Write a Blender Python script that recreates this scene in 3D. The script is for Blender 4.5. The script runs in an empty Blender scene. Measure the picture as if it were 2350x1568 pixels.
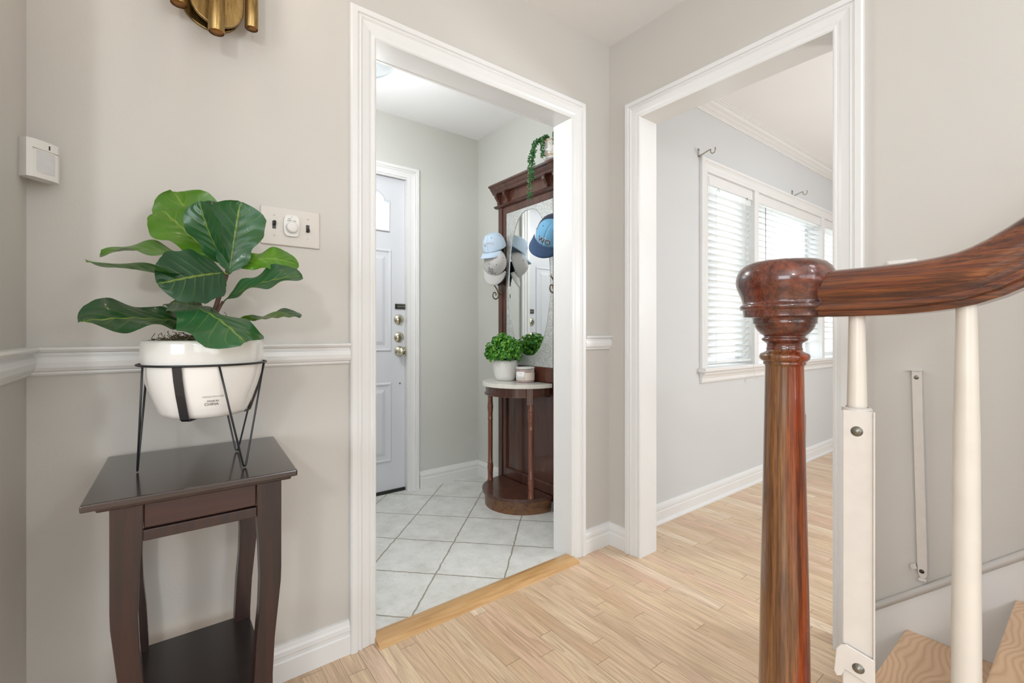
import bpy, bmesh, math, random
from mathutils import Vector, Matrix, noise
from mathutils.geometry import tessellate_polygon
SC = bpy.context.scene
PI = math.pi

# ------------------------------------------------------------------ camera, sky, lights, exposure
CAMZ = 1.035
YAW = math.radians(52.408)
cam_d = bpy.data.cameras.new('camera'); cam = bpy.data.objects.new('camera', cam_d)
SC.collection.objects.link(cam); SC.camera = cam
cam.location = (0, 0, CAMZ); cam.rotation_euler = (PI/2, 0, -(PI/2-YAW))
cam_d.sensor_width = 36; cam_d.lens = 16.217; cam_d.shift_y = (764-784)/2350; cam_d.clip_start = .02
FW = Vector((math.cos(YAW), math.sin(YAW), 0)); RT = Vector((math.sin(YAW), -math.cos(YAW), 0))
def at(px, py, Y):                      # point of the vertical plane at depth Y seen at a place in the photo
    r = FW + RT*((px-1175)/1058.6) + Vector((0, 0, (764-py)/1058.6))
    return Vector((0, 0, CAMZ)) + r*(Y/r.y)

w = bpy.data.worlds.new('sky'); SC.world = w; w.use_nodes = True
wn = w.node_tree.nodes; wb = wn['Background']
wb.inputs[0].default_value = (.83, .935, 1, 1); wb.inputs[1].default_value = 3.7
SC.view_settings.view_transform = 'Standard'; SC.view_settings.look = 'None'
SC.view_settings.exposure = 0.02; SC.view_settings.gamma = 1
SC.view_settings.use_curve_mapping = False

def area(name, loc, aim, sx, sy, power, col=(1, 1, 1)):
    d = bpy.data.lights.new(name, 'AREA'); d.shape = 'RECTANGLE'; d.size = sx; d.size_y = sy
    d.energy = power; d.color = col
    o = bpy.data.objects.new(name, d); SC.collection.objects.link(o); o.location = loc
    o.rotation_euler = (Vector(aim)-Vector(loc)).to_track_quat('-Z', 'Y').to_euler()
    return o
def lamp(name, loc, power, col=(1, 1, 1), r=.08):
    d = bpy.data.lights.new(name, 'POINT'); d.energy = power; d.color = col; d.shadow_soft_size = r
    o = bpy.data.objects.new(name, d); SC.collection.objects.link(o); o.location = loc; return o
lamp('hall_fill_light', (.95, -1.3, 1.95), 17, (.98, .98, 1), .14)  # added fill light for the hall, no fixture belongs to it
lamp('side_room_ceiling_lamp', (-.98, -1.35, 1.88), 46, (.98, .98, 1), .09)
lamp('stair_fill_light', (1.2, -.85, 2.3), 9, (.96, .98, 1), .18)  # unseen fill added to brighten the stair wall and skirt board
area('side_fill_panel', (-3.2, -1.3, 1.35), (1.7, .2, .9), 1.9, 1.3, 40, (.93, .965, 1))  # added fill panel from the left, lifts the stair wall and newel
lamp('foyer_ceiling_lamp', (.72, 2.05, 1.95), 21, (.97, .985, 1), .10)
lamp('living_fill_light', (3.5, -.9, 1.45), 112, (.93, .965, 1), .25)  # added fill hanging at mid height to lift the living room and its ceiling
lamp('sconce_bulb', (.125, 1.36, 2.14), 1.0, (1, .84, .66), .03)
area('back_fill_panel', (1.2, -3.6, 1.2), (.2, 1.5, 1.1), 1.2, 1.4, 18, (.94, .97, 1))  # unseen area light added behind the camera as soft hall fill

# ------------------------------------------------------------------ mesh helpers
class M:
    def __init__(s): s.v = []; s.f = []; s.sm = []; s.uv = None; s.mi = []; s.cur = 0
    def add(s, vs, fs, smooth=False):
        b = len(s.v); s.v += [Vector(p) for p in vs]
        s.f += [tuple(i+b for i in f) for f in fs]; s.sm += [smooth]*len(fs); s.mi += [s.cur]*len(fs)
        return s
    def box(s, a, b):
        x0, y0, z0 = a; x1, y1, z1 = b
        vs = [(x0,y0,z0),(x1,y0,z0),(x1,y1,z0),(x0,y1,z0),(x0,y0,z1),(x1,y0,z1),(x1,y1,z1),(x0,y1,z1)]
        return s.add(vs, [(0,3,2,1),(4,5,6,7),(0,1,5,4),(1,2,6,5),(2,3,7,6),(3,0,4,7)])
    def obox(s, c, ax, ay, az):            # oriented box: centre and half-axis vectors
        c, ax, ay, az = map(Vector, (c, ax, ay, az))
        vs = [c+ax*i+ay*j+az*k for k in (-1,1) for j in (-1,1) for i in (-1,1)]
        return s.add(vs, [(0,2,3,1),(4,5,7,6),(0,1,5,4),(1,3,7,5),(3,2,6,7),(2,0,4,6)])
    def lathe(s, prof, c=(0,0,0), n=40, ax=(0,0,1), smooth=True, a0=0, a1=2*PI):  # prof: (r, h)
        ax = Vector(ax).normalized(); u = ax.orthogonal().normalized() if abs(ax.z) < .99 else Vector((1,0,0)); v = ax.cross(u)
        c = Vector(c); vs = []; full = abs(a1-a0-2*PI) < 1e-6; m = n if full else n+1
        for r, h in prof:
            for i in range(m):
                t = a0+(a1-a0)*i/n
                vs.append(c+ax*h+(u*math.cos(t)+v*math.sin(t))*max(r, 1e-5))
        fs = []
        for k in range(len(prof)-1):
            for i in range(n):
                j = (i+1) % m
                fs.append((k*m+i, k*m+j, (k+1)*m+j, (k+1)*m+i))
        return s.add(vs, fs, smooth)
    def tube(s, pts, r, n=10, closed=False, caps=True):
        pts = [Vector(p) for p in pts]; N = len(pts)
        rs = r if isinstance(r, (list, tuple)) else [r]*N
        vs = []; prev = None
        for i, p in enumerate(pts):
            if closed: t = pts[(i+1) % N]-pts[i-1]
            else: t = pts[min(i+1, N-1)]-pts[max(i-1, 0)]
            t.normalize()
            if prev is None: u = t.orthogonal().normalized()
            else:
                u = prev-t*prev.dot(t)
                u = u.normalized() if u.length > 1e-6 else t.orthogonal().normalized()
            prev = u; v = t.cross(u)
            for k in range(n):
                a = 2*PI*k/n; vs.append(p+(u*math.cos(a)+v*math.sin(a))*rs[i])
        fs = []
        for i in range(N if closed else N-1):
            j = (i+1) % N
            for k in range(n):
                l = (k+1) % n; fs.append((i*n+k, i*n+l, j*n+l, j*n+k))
        if caps and not closed:
            fs.append(tuple(range(n-1, -1, -1))); fs.append(tuple((N-1)*n+k for k in range(n)))
        return s.add(vs, fs, True)
    def prism(s, poly, origin, ux, uy, depth):   # polygon (a,b) extruded by the depth vector
        o, ux, uy, dv = Vector(origin), Vector(ux), Vector(uy), Vector(depth)
        n = len(poly); a = [o+ux*p+uy*q for p, q in poly]; vs = a+[p+dv for p in a]
        fs = [(i, (i+1) % n, n+(i+1) % n, n+i) for i in range(n)]
        for t in tessellate_polygon([[Vector((p, q, 0)) for p, q in poly]]):
            fs.append(tuple(t)); fs.append(tuple(n+i for i in reversed(t)))
        return s.add(vs, fs)
    def sweep_line(s, prof, p0, p1, nrm):  # prof (d, z): out of the wall, up
        p0, p1, nrm = Vector(p0), Vector(p1), Vector(nrm); n = len(prof)
        vs = [p0+nrm*d+Vector((0,0,z)) for d, z in prof]+[p1+nrm*d+Vector((0,0,z)) for d, z in prof]
        fs = [(i, (i+1) % n, n+(i+1) % n, n+i) for i in range(n)]
        for t in tessellate_polygon([[Vector((p, q, 0)) for p, q in prof]]):
            fs.append(tuple(t)); fs.append(tuple(n+i for i in reversed(t)))
        return s.add(vs, fs)
    def frame(s, prof, o, ux, nrm, x0, x1, z0, z1, closed=False):
        # mitred moulding round an opening; prof (w outward, d out of wall)
        o, ux, nrm = Vector(o), Vector(ux), Vector(nrm); uz = Vector((0,0,1))
        if closed: cor = [(x0,z0,-1,-1),(x0,z1,-1,1),(x1,z1,1,1),(x1,z0,1,-1)]
        else: cor = [(x0,z0,-1,0),(x0,z1,-1,1),(x1,z1,1,1),(x1,z0,1,0)]
        n = len(prof); vs = []
        for a, b, sa, sb_ in cor:
            for wd, d in prof: vs.append(o+ux*(a+sa*wd)+uz*(b+sb_*wd)+nrm*d)
        fs = []
        for k in range(4 if closed else 3):
            l = (k+1) % 4
            for i in range(n):
                j = (i+1) % n; fs.append((k*n+i, k*n+j, l*n+j, l*n+i))
        if not closed:
            for t in tessellate_polygon([[Vector((p, q, 0)) for p, q in prof]]):
                fs.append(tuple(t)); fs.append(tuple(3*n+i for i in reversed(t)))
        return s.add(vs, fs)
    def grid(s, fn, nu, nv, smooth=True, uv=False):
        b = len(s.v); vs = [fn(i/nu, j/nv) for i in range(nu+1) for j in range(nv+1)]
        fs = [(i*(nv+1)+j, i*(nv+1)+j+1, (i+1)*(nv+1)+j+1, (i+1)*(nv+1)+j) for i in range(nu) for j in range(nv)]
        if uv:
            if s.uv is None: s.uv = {}
            for i in range(nu+1):
                for j in range(nv+1): s.uv[b+i*(nv+1)+j] = (i/nu, j/nv)
        return s.add(vs, fs, smooth)

ORG = {}
def obj(name, m, mat, parent=None, bevel=0, solid=0, recalc=True, seg=2):
    org = ORG.get(parent.name, Vector()) if parent else Vector()
    me = bpy.data.meshes.new(name)
    me.from_pydata([tuple(p-org) for p in m.v], [], m.f)
    me.polygons.foreach_set('use_smooth', m.sm); me.polygons.foreach_set('material_index', m.mi)
    for x in (mat if isinstance(mat, (list, tuple)) else [mat]): me.materials.append(x)
    if m.uv is not None:
        ul = me.uv_layers.new(name='UVMap')
        for lp in me.loops: ul.data[lp.index].uv = m.uv.get(lp.vertex_index, (0, 0))
    if recalc:
        bm = bmesh.new(); bm.from_mesh(me); bmesh.ops.recalc_face_normals(bm, faces=bm.faces); bm.to_mesh(me); bm.free()
    me.update()
    o = bpy.data.objects.new(name, me); SC.collection.objects.link(o)
    if parent: o.parent = parent
    ORG[o.name] = org
    if bevel:
        b = o.modifiers.new('bevel', 'BEVEL'); b.width = bevel; b.segments = seg; b.limit_method = 'ANGLE'; b.angle_limit = math.radians(50)
    if solid:
        b = o.modifiers.new('solid', 'SOLIDIFY'); b.thickness = solid; b.offset = 0
    return o
def tag(o, label, cat, group=None, kind=None):
    if label: o['label'] = label
    if cat: o['category'] = cat
    if group: o['group'] = group
    if kind: o['kind'] = kind
    return o
def thing(name, label, cat, loc, group=None):
    o = bpy.data.objects.new(name, None); SC.collection.objects.link(o); o.location = loc
    o.empty_display_size = .05; ORG[o.name] = Vector(loc)
    return tag(o, label, cat, group)
def struct(name, m, mat, label=None, bevel=0):
    o = obj(name, m, mat, None, bevel); o['kind'] = 'structure'
    if label: o['label'] = label
    return o
def text(name, s, size, mtx, mat, parent, ext=.0004, align='CENTER', bend=None, bold=0):
    cu = bpy.data.curves.new(name, 'FONT'); cu.body = s; cu.size = size; cu.extrude = ext; cu.offset = bold
    cu.align_x = align; cu.align_y = 'CENTER'; cu.resolution_u = 3
    t = bpy.data.objects.new(name, cu); me = bpy.data.meshes.new_from_object(t)
    bpy.data.objects.remove(t)
    org = ORG.get(parent.name, Vector())
    for v in me.vertices:
        p = v.co.copy()
        if bend: p = bend(p)
        v.co = (mtx @ p)-org
    me.materials.clear(); me.materials.append(mat)
    o = bpy.data.objects.new(name, me); SC.collection.objects.link(o); o.parent = parent
    ORG[o.name] = org
    return o
def basis(o, x, y, z):
    m = Matrix.Identity(4)
    for i, c in enumerate((x, y, z, o)):
        for j in range(3): m[j][i] = Vector(c)[j]
    return m

# ------------------------------------------------------------------ materials
def srgb(r, g, b):
    f = lambda c: (c/255/12.92 if c/255 <= .04045 else ((c/255+.055)/1.055)**2.4)
    return (f(r), f(g), f(b), 1)
class N:
    def __init__(s, name):
        s.m = bpy.data.materials.new(name); s.m.use_nodes = True; s.t = s.m.node_tree
        s.b = s.t.nodes['Principled BSDF']; s.out = s.t.nodes['Material Output']
        s.tc = None
    def n(s, typ, **k):
        q = s.t.nodes.new(typ)
        for a, v in k.items():
            if a.startswith('i_'):
                key = a[2:]; key = int(key) if key.isdigit() else key.replace('_', ' ')
                s.set(q.inputs[key], v)
            else: setattr(q, a, v)
        return q
    def set(s, inp, v):
        if isinstance(v, bpy.types.NodeSocket): s.t.links.new(v, inp)
        else: inp.default_value = v
    def coord(s, kind='Object'):
        if s.tc is None: s.tc = s.t.nodes.new('ShaderNodeTexCoord')
        return s.tc.outputs[kind]
    def pos(s): return s.n('ShaderNodeNewGeometry').outputs['Position']
    def map(s, v, sc=(1,1,1), rot=(0,0,0), loc=(0,0,0)):
        return s.n('ShaderNodeMapping', i_Vector=v, i_Scale=sc, i_Rotation=rot, i_Location=loc).outputs[0]
    def noise(s, v, sc, det=4, rough=.5, dist=0):
        return s.n('ShaderNodeTexNoise', i_Vector=v, i_Scale=sc, i_Detail=det, i_Roughness=rough, i_Distortion=dist).outputs[0]
    def ramp(s, f, stops):
        q = s.n('ShaderNodeValToRGB', i_0=f); e = q.color_ramp.elements
        while len(e) < len(stops): e.new(.5)
        for el, (p, c) in zip(e, stops): el.position = p; el.color = c
        return q.outputs[0]
    def math(s, op, a, b=0, c=None):
        q = s.n('ShaderNodeMath', operation=op, i_0=a, i_1=b)
        if c is not None: s.set(q.inputs[2], c)
        return q.outputs[0]
    def mix(s, f, a, b, typ='MIX'):
        q = s.n('ShaderNodeMix', data_type='RGBA', blend_type=typ)
        s.set(q.inputs[0], f); s.set(q.inputs[6], a); s.set(q.inputs[7], b)
        return q.outputs[2]
    def bump(s, h, st=.2, d=.01):
        s.set(s.b.inputs['Normal'], s.n('ShaderNodeBump', i_Height=h, i_Strength=st, i_Distance=d).outputs[0])
    def fin(s, col, rough=.5, **k):
        s.set(s.b.inputs['Base Color'], col); s.set(s.b.inputs['Roughness'], rough)
        for a, v in k.items(): s.set(s.b.inputs[a.replace('_', ' ')], v)
        return s.m
def plain(name, col, rough=.5, var=.04, sc=20, bump=0, bsc=200, **k):
    q = N(name); c = srgb(*col); nz = q.noise(q.pos(), sc)
    dk = tuple(x*(1-var) for x in c[:3])+(1,); lt = tuple(min(1, x*(1+var)) for x in c[:3])+(1,)
    if bump: q.bump(q.noise(q.pos(), bsc, 3), bump, .002)
    return q.fin(q.ramp(nz, [(.3, dk), (.7, lt)]), rough, **k)

PAINT = plain('wall_paint_greige', (200, 196, 190), .55, .015, 3, .12, 160)
PAINT_F = plain('wall_paint_foyer', (201, 202, 196), .6, .015, 3, .12, 160)
PAINT_L = plain('wall_paint_living', (206, 208, 209), .6, .012, 3, .1, 160)
CEIL = plain('ceiling_paint', (241, 241, 241), .8, .01, 3, .1, 120)
TRIM = plain('trim_gloss_white', (226, 226, 225), .3, .008, 6, .03, 25)
TRIM2 = plain('door_white', (212,214,219), .35, .01, 6)
def wood(name, cols, axis='Z', sc=1, rough=.3, coat=.0, streak=.6, spread=1.0, pores=.3):
    q = N(name); st = {'X': (.07,1,1), 'Y': (1,.07,1), 'Z': (1,1,.07)}[axis]
    p = q.map(q.pos(), tuple(a*sc*10 for a in st))
    n1 = q.noise(p, 3.2, 5, .6, streak); n2 = q.noise(q.map(q.pos(), tuple(a*sc*60 for a in st)), 4, 4, .6, .3)
    n3 = q.noise(q.pos(), 7*sc, 2)
    f = q.math('ADD', q.math('MULTIPLY', n1, .72), q.math('ADD', q.math('MULTIPLY', n2, .14), q.math('MULTIPLY', n3, .14)))
    k = len(cols); lo, hi = .5-.2*spread, .5+.2*spread
    c = q.ramp(f, [(lo+(hi-lo)*i/(k-1), srgb(*x)) for i, x in enumerate(cols)])
    q.bump(n2, .05, .001)
    return q.fin(c, rough, Coat_Weight=coat, Coat_Roughness=.08)
def polished(name, axis, A, B, dark, sc=1.0, k=.035, lowf=5, amt=.6, split=None):
    q = N(name); st = {'X': (k,1,1), 'Y': (1,k,1), 'Z': (1,1,k)}[axis]
    g1 = q.noise(q.map(q.pos(), tuple(a*120*sc for a in st)), 1.0, 5, .65, .3)
    g2 = q.noise(q.map(q.pos(), tuple(a*420*sc for a in st)), 1.0, 4, .6)
    lo = q.noise(q.map(q.pos(), tuple(a*14*sc*(3 if a < 1 else 1) for a in st), loc=(.37,.11,.05)), lowf/5, 2)
    a_ = q.ramp(g1, [(.32, srgb(*A[0])), (.5, srgb(*A[1])), (.68, srgb(*A[2]))])
    b_ = q.ramp(g1, [(.34, srgb(*B[0])), (.5, srgb(*B[1])), (.66, srgb(*B[2]))])
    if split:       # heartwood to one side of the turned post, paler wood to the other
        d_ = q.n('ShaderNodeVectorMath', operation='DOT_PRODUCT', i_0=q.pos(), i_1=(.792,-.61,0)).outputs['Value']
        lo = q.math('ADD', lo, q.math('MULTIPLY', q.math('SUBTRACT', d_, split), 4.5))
    c = q.mix(q.ramp(lo, [(.42, (0,0,0,1)), (.58, (1,1,1,1))]), a_, b_)
    c = q.mix(q.math('MULTIPLY', q.ramp(g2, [(.40, (1,1,1,1)), (.52, (0,0,0,1))]), amt), c, srgb(*dark))
    return q.fin(c, .26, Coat_Weight=.7, Coat_Roughness=.06)
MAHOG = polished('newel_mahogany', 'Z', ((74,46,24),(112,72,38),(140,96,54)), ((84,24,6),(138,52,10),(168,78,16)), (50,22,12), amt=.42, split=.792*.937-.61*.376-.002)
MAHOG_Y = polished('handrail_mahogany', 'Y', ((44,24,20),(82,44,30),(112,62,34)), ((70,32,20),(108,54,28),(142,82,36)), (38,22,20), .8)
MAHOG_C = polished('newel_cap_mahogany', 'X', ((44,26,24),(80,44,34),(104,56,40)), ((70,28,18),(100,46,30),(128,64,40)), (46,24,22), .6, .12, 5, .45)
ESPR = wood('espresso_wood', [(20,10,9),(32,15,13),(48,22,16),(28,13,11)], 'Z', 1.2, .34, .2, .6, .9)
ESPR_T = wood('espresso_top', [(40,30,28),(46,34,31),(52,38,34)], 'X', 1.2, .22, .5, .6, .9)
TREEW = wood('hall_tree_wood', [(40,22,18),(66,36,27),(88,50,35),(60,32,25)], 'Z', 1.0, .3, .5, .8, .9)
TREEC = wood('hall_tree_column_wood', [(78,42,30),(112,64,44),(134,80,56)], 'Z', 1.0, .3, .4, .8, .9)
OAK = wood('threshold_oak', [(166,122,76),(194,152,100),(208,170,120)], 'X', 1.6, .35, .3, .6, 1)
def treadwood():
    q = N('tread_oak'); p = q.map(q.pos(), (3.2, 9, 1))
    dn = q.n('ShaderNodeTexNoise', i_Vector=q.pos(), i_Scale=3.0, i_Detail=2)
    v = q.n('ShaderNodeVectorMath', operation='ADD', i_0=p, i_1=q.n('ShaderNodeVectorMath', operation='SCALE', i_0=dn.outputs[1], i_Scale=3.4).outputs[0]).outputs[0]
    wv = q.n('ShaderNodeTexWave', i_Vector=v, i_Scale=2.1, i_Distortion=1.5, i_Detail=2, wave_type='BANDS', bands_direction='Y').outputs['Fac']
    c = q.ramp(wv, [(0, srgb(196,160,126)), (.35, srgb(208,172,138)), (1, srgb(214,180,148))])
    return q.fin(c, .4, Coat_Weight=.2)
TREAD = treadwood()

def plankmat():
    q = N('oak_strip_floor'); P = q.pos()
    sp = q.n('ShaderNodeSeparateXYZ', i_0=P); x, y = sp.outputs[0], sp.outputs[1]
    W = .0572
    row = q.math('FLOOR', q.math('DIVIDE', x, W)); fx = q.math('FRACT', q.math('DIVIDE', x, W))
    rr = q.n('ShaderNodeTexWhiteNoise', noise_dimensions='1D', i_W=row).outputs['Value']
    L = q.math('MULTIPLY_ADD', rr, .45, .55)
    yy = q.math('ADD', q.math('DIVIDE', y, L), q.math('MULTIPLY', rr, 37.3))
    pl = q.math('FLOOR', yy); fy = q.math('FRACT', yy)
    idv = q.n('ShaderNodeCombineXYZ', i_X=row, i_Y=pl).outputs[0]
    wn_ = q.n('ShaderNodeTexWhiteNoise', noise_dimensions='2D', i_Vector=idv); r1 = wn_.outputs['Value']; rc = wn_.outputs['Color']
    base = q.ramp(r1, [(0, srgb(214,182,148)), (.2, srgb(230,204,168)), (.4, srgb(218,188,158)), (.6, srgb(234,210,176)), (.8, srgb(226,190,162)), (1, srgb(244,226,198))])
    off = q.n('ShaderNodeVectorMath', operation='SCALE', i_0=rc, i_Scale=30).outputs[0]
    gp = q.n('ShaderNodeVectorMath', operation='ADD', i_0=q.map(P, (26, 1.6, 1)), i_1=off).outputs[0]
    g1 = q.noise(gp, 2.0, 5, .6, .8)
    gp2 = q.n('ShaderNodeVectorMath', operation='ADD', i_0=q.map(P, (230, 5, 1)), i_1=off).outputs[0]
    g2 = q.noise(gp2, 1.6, 4, .6, .2)
    # cathedral figure
    cp = q.n('ShaderNodeVectorMath', operation='ADD', i_0=q.map(P, (14, 1.3, 1)), i_1=off).outputs[0]
    rings = q.math('FRACT', q.math('MULTIPLY', q.noise(cp, .9, 1, .4, .3), 11))
    ringl = q.ramp(rings, [(0, (1,1,1,1)), (.25, (.4,.4,.4,1)), (.55, (0,0,0,1)), (1, (0,0,0,1))])
    c = q.mix(q.math('MULTIPLY', ringl, .36), base, srgb(160,130,102))
    c = q.mix(q.math('MULTIPLY', q.ramp(g1, [(.35, (1,1,1,1)), (.62, (0,0,0,1))]), .35), c, srgb(176,146,118))
    c = q.mix(q.math('MULTIPLY', q.ramp(g2, [(.38, (1,1,1,1)), (.5, (0,0,0,1))]), .38), c, srgb(142,114,90))
    # dark flecks and worn streaks
    fl = q.noise(q.map(P, (60, 14, 1)), 1.5, 5, .65)
    c = q.mix(q.math('MULTIPLY', q.ramp(fl, [(.67, (0,0,0,1)), (.74, (1,1,1,1))]), .55), c, srgb(92,66,48))
    ex = q.math('MINIMUM', fx, q.math('SUBTRACT', 1, fx)); ey = q.math('MULTIPLY', q.math('MINIMUM', fy, q.math('SUBTRACT', 1, fy)), L)
    gapx = q.math('LESS_THAN', ex, q.math('MULTIPLY_ADD', r1, .012, .006)); gapy = q.math('LESS_THAN', ey, .0009)
    gap = q.math('MAXIMUM', gapx, gapy)
    c = q.mix(q.math('MULTIPLY', gap, .7), c, srgb(96,62,38))
    q.bump(q.math('SUBTRACT', 1, gap), .25, .002)
    return q.fin(c, q.math('MULTIPLY_ADD', g1, .15, .24), Coat_Weight=.15, Coat_Roughness=.2)
PLANK = plankmat()

def tilemat():
    q = N('foyer_tile'); P = q.pos()
    dn = q.n('ShaderNodeTexNoise', i_Vector=P, i_Scale=26, i_Detail=3)
    wob = q.n('ShaderNodeVectorMath', operation='SCALE', i_0=q.n('ShaderNodeVectorMath', operation='SUBTRACT', i_0=dn.outputs[1], i_1=(.5,.5,.5)).outputs[0], i_Scale=.012).outputs[0]
    v = q.n('ShaderNodeVectorMath', operation='ADD', i_0=P, i_1=wob).outputs[0]
    sp = q.n('ShaderNodeSeparateXYZ', i_0=v); x, y = sp.outputs[0], sp.outputs[1]
    u = q.math('MULTIPLY', q.math('ADD', x, y), .70711); t = q.math('MULTIPLY', q.math('SUBTRACT', x, y), .70711)
    ua = q.math('DIVIDE', q.math('SUBTRACT', u, 2.533), .307); ta = q.math('DIVIDE', q.math('ADD', t, .580), .298)
    d1 = q.math('ABSOLUTE', q.math('SUBTRACT', ua, q.math('ROUND', ua))); d2 = q.math('ABSOLUTE', q.math('SUBTRACT', ta, q.math('ROUND', ta)))
    dd = q.math('MINIMUM', d1, d2)
    gr = q.ramp(dd, [(0, (1,1,1,1)), (.0075, (1,1,1,1)), (.014, (0,0,0,1))])
    idv = q.n('ShaderNodeCombineXYZ', i_X=q.math('FLOOR', ua), i_Y=q.math('FLOOR', ta)).outputs[0]
    r1 = q.n('ShaderNodeTexWhiteNoise', noise_dimensions='2D', i_Vector=idv).outputs['Value']
    n1 = q.noise(P, 9, 6, .7); n2 = q.noise(P, 60, 4, .7)
    c = q.ramp(n1, [(.3, srgb(200,200,194)), (.5, srgb(217,218,214)), (.7, srgb(229,229,225))])
    c = q.mix(q.math('MULTIPLY', q.ramp(n2, [(.56, (0,0,0,1)), (.68, (1,1,1,1))]), .4), c, srgb(172,170,158))
    c = q.mix(q.math('MULTIPLY', r1, .12), c, srgb(190,190,184))
    c = q.mix(gr, c, srgb(150,143,130))
    q.bump(q.math('SUBTRACT', q.math('MULTIPLY', n2, .15), gr), .3, .003)
    return q.fin(c, .42)
TILE = tilemat()

def brassmat():
    q = N('aged_brass'); n1 = q.noise(q.map(q.pos(), (30,30,6)), 2, 5, .7)
    c = q.ramp(n1, [(.3, srgb(112,88,52)), (.5, srgb(158,130,82)), (.75, srgb(182,158,108))])
    return q.fin(c, q.math('MULTIPLY_ADD', n1, .2, .22), Metallic=.95)
BRASS = brassmat()
BRASS_D = plain('brass_end_cap', (150,104,52), .4, .15, 40, Metallic=.7)
CHROME = plain('polished_brass_nickel', (205,200,178), .14, .05, 30, Metallic=1)
STEEL = plain('screw_metal', (130,128,120), .35, .1, 60, Metallic=.9)
DARKM = plain('dark_metal', (58,58,56), .35, .1, 60, Metallic=.7)
BLACKM = plain('black_wire', (26,28,32), .38, .1, 40)
HOOKM = plain('antique_hook_metal', (122,108,86), .35, .15, 60, Metallic=.8)
CERAM = plain('white_ceramic', (228,226,223), .12, .01, 5, Coat_Weight=.5)
CERAM_M = plain('matte_white_pot', (226,225,222), .45, .02, 8)
PLAST = plain('white_plastic', (222,220,216), .4, .01, 8)
LENS = plain('sensor_lens', (206,206,208), .3, .03, 60)
IVORY = plain('painted_plate', (206,200,192), .4, .01, 8)
BLACKP = plain('black_plastic', (24,20,20), .35, .1, 20)
INK = plain('printed_grey_ink', (112,108,106), .7, .05, 20)
INKL = plain('pale_ink', (176,168,164), .7, .05, 20)
PAINTM = plain('painted_metal_white', (208, 202, 195), .3, .03, 40)
BALU = plain('baluster_paint', (216, 209, 199), .33, .03, 18)
MARBLE = plain('marble_top', (222,220,212), .15, .04, 30, Coat_Weight=.3)
WAX = plain('candle_wax', (222,210,198), .5, .02, 20)
SMOKE = plain('smoky_glass', (160,140,136), .12, .05, 10, Coat_Weight=1)
STEM = plain('fig_stem', (92,64,50), .7, .25, 60, .3, 90)
MOSS = plain('dry_moss', (112,98,76), .9, .35, 90, .6, 200)
MOSS2 = plain('dark_moss', (64,56,42), .95, .35, 90, .6, 200)
def clothmat(name, col):
    q = N(name); n1 = q.noise(q.pos(), 600, 2); c = srgb(*col)
    q.bump(n1, .25, .001)
    return q.fin(q.ramp(n1, [(.3, tuple(a*.88 for a in c[:3])+(1,)), (.7, c)]), .9, Sheen_Weight=.2)
C_LB = clothmat('pale_blue_cloth', (190,210,228)); C_GR = clothmat('grey_cloth', (196,194,192))
C_NV = clothmat('navy_cloth', (34,46,70)); C_BL = clothmat('sky_blue_cloth', (112,170,208)); C_DK = clothmat('dark_teal_cloth', (18,34,42))
C_NB = clothmat('faded_navy_cloth', (52,78,112)); C_WH = clothmat('white_thread', (246,244,246)); C_BK = clothmat('dark_thread', (34,40,54))
WICK = plain('wicker', (206,176,144), .8, .15, 60, .3, 100)
def leafmat():
    q = N('fiddle_leaf'); uv = q.coord('UV'); sp = q.n('ShaderNodeSeparateXYZ', i_0=uv)
    u = sp.outputs[0]; v = q.math('SUBTRACT', q.math('MULTIPLY', sp.outputs[1], 2), 1); av = q.math('ABSOLUTE', v)
    mid = q.ramp(av, [(0, (1,1,1,1)), (.022, (.9,.9,.9,1)), (.05, (0,0,0,1))])
    sv = q.math('FRACT', q.math('SUBTRACT', q.math('MULTIPLY', u, 7), q.math('MULTIPLY', av, 2.0)))
    side = q.ramp(q.math('ABSOLUTE', q.math('SUBTRACT', sv, .5)), [(0, (1,1,1,1)), (.025, (.7,.7,.7,1)), (.07, (0,0,0,1))])
    side = q.math('MULTIPLY', side, q.math('SUBTRACT', 1, av))
    vein = q.math('MAXIMUM', mid, q.math('MULTIPLY', side, .55))
    oi = q.n('ShaderNodeObjectInfo').outputs['Random']
    n1 = q.noise(q.pos(), 18, 3)
    top = q.mix(q.math('MULTIPLY_ADD', n1, .35, q.math('MULTIPLY', oi, .65)), srgb(12,44,32), srgb(44,104,60))
    bot = q.mix(n1, srgb(62,112,24), srgb(96,142,38))
    back = q.n('ShaderNodeNewGeometry').outputs['Backfacing']
    c = q.mix(back, bot, top)
    c = q.mix(q.math('MULTIPLY', vein, .6), c, srgb(150,172,70))
    q.bump(q.math('SUBTRACT', q.math('MULTIPLY', n1, .3), vein), .35, .003)
    q.set(q.b.inputs['Base Color'], c); q.set(q.b.inputs['Roughness'], .3); q.b.inputs['Coat Weight'].default_value = .15
    tr = q.n('ShaderNodeBsdfTranslucent', i_Color=srgb(90,140,30)); ms = q.n('ShaderNodeMixShader', i_0=.22)
    q.t.links.new(q.b.outputs[0], ms.inputs[1]); q.t.links.new(tr.outputs[0], ms.inputs[2]); q.t.links.new(ms.outputs[0], q.out.inputs[0])
    return q.m
LEAF = leafmat()
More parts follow.
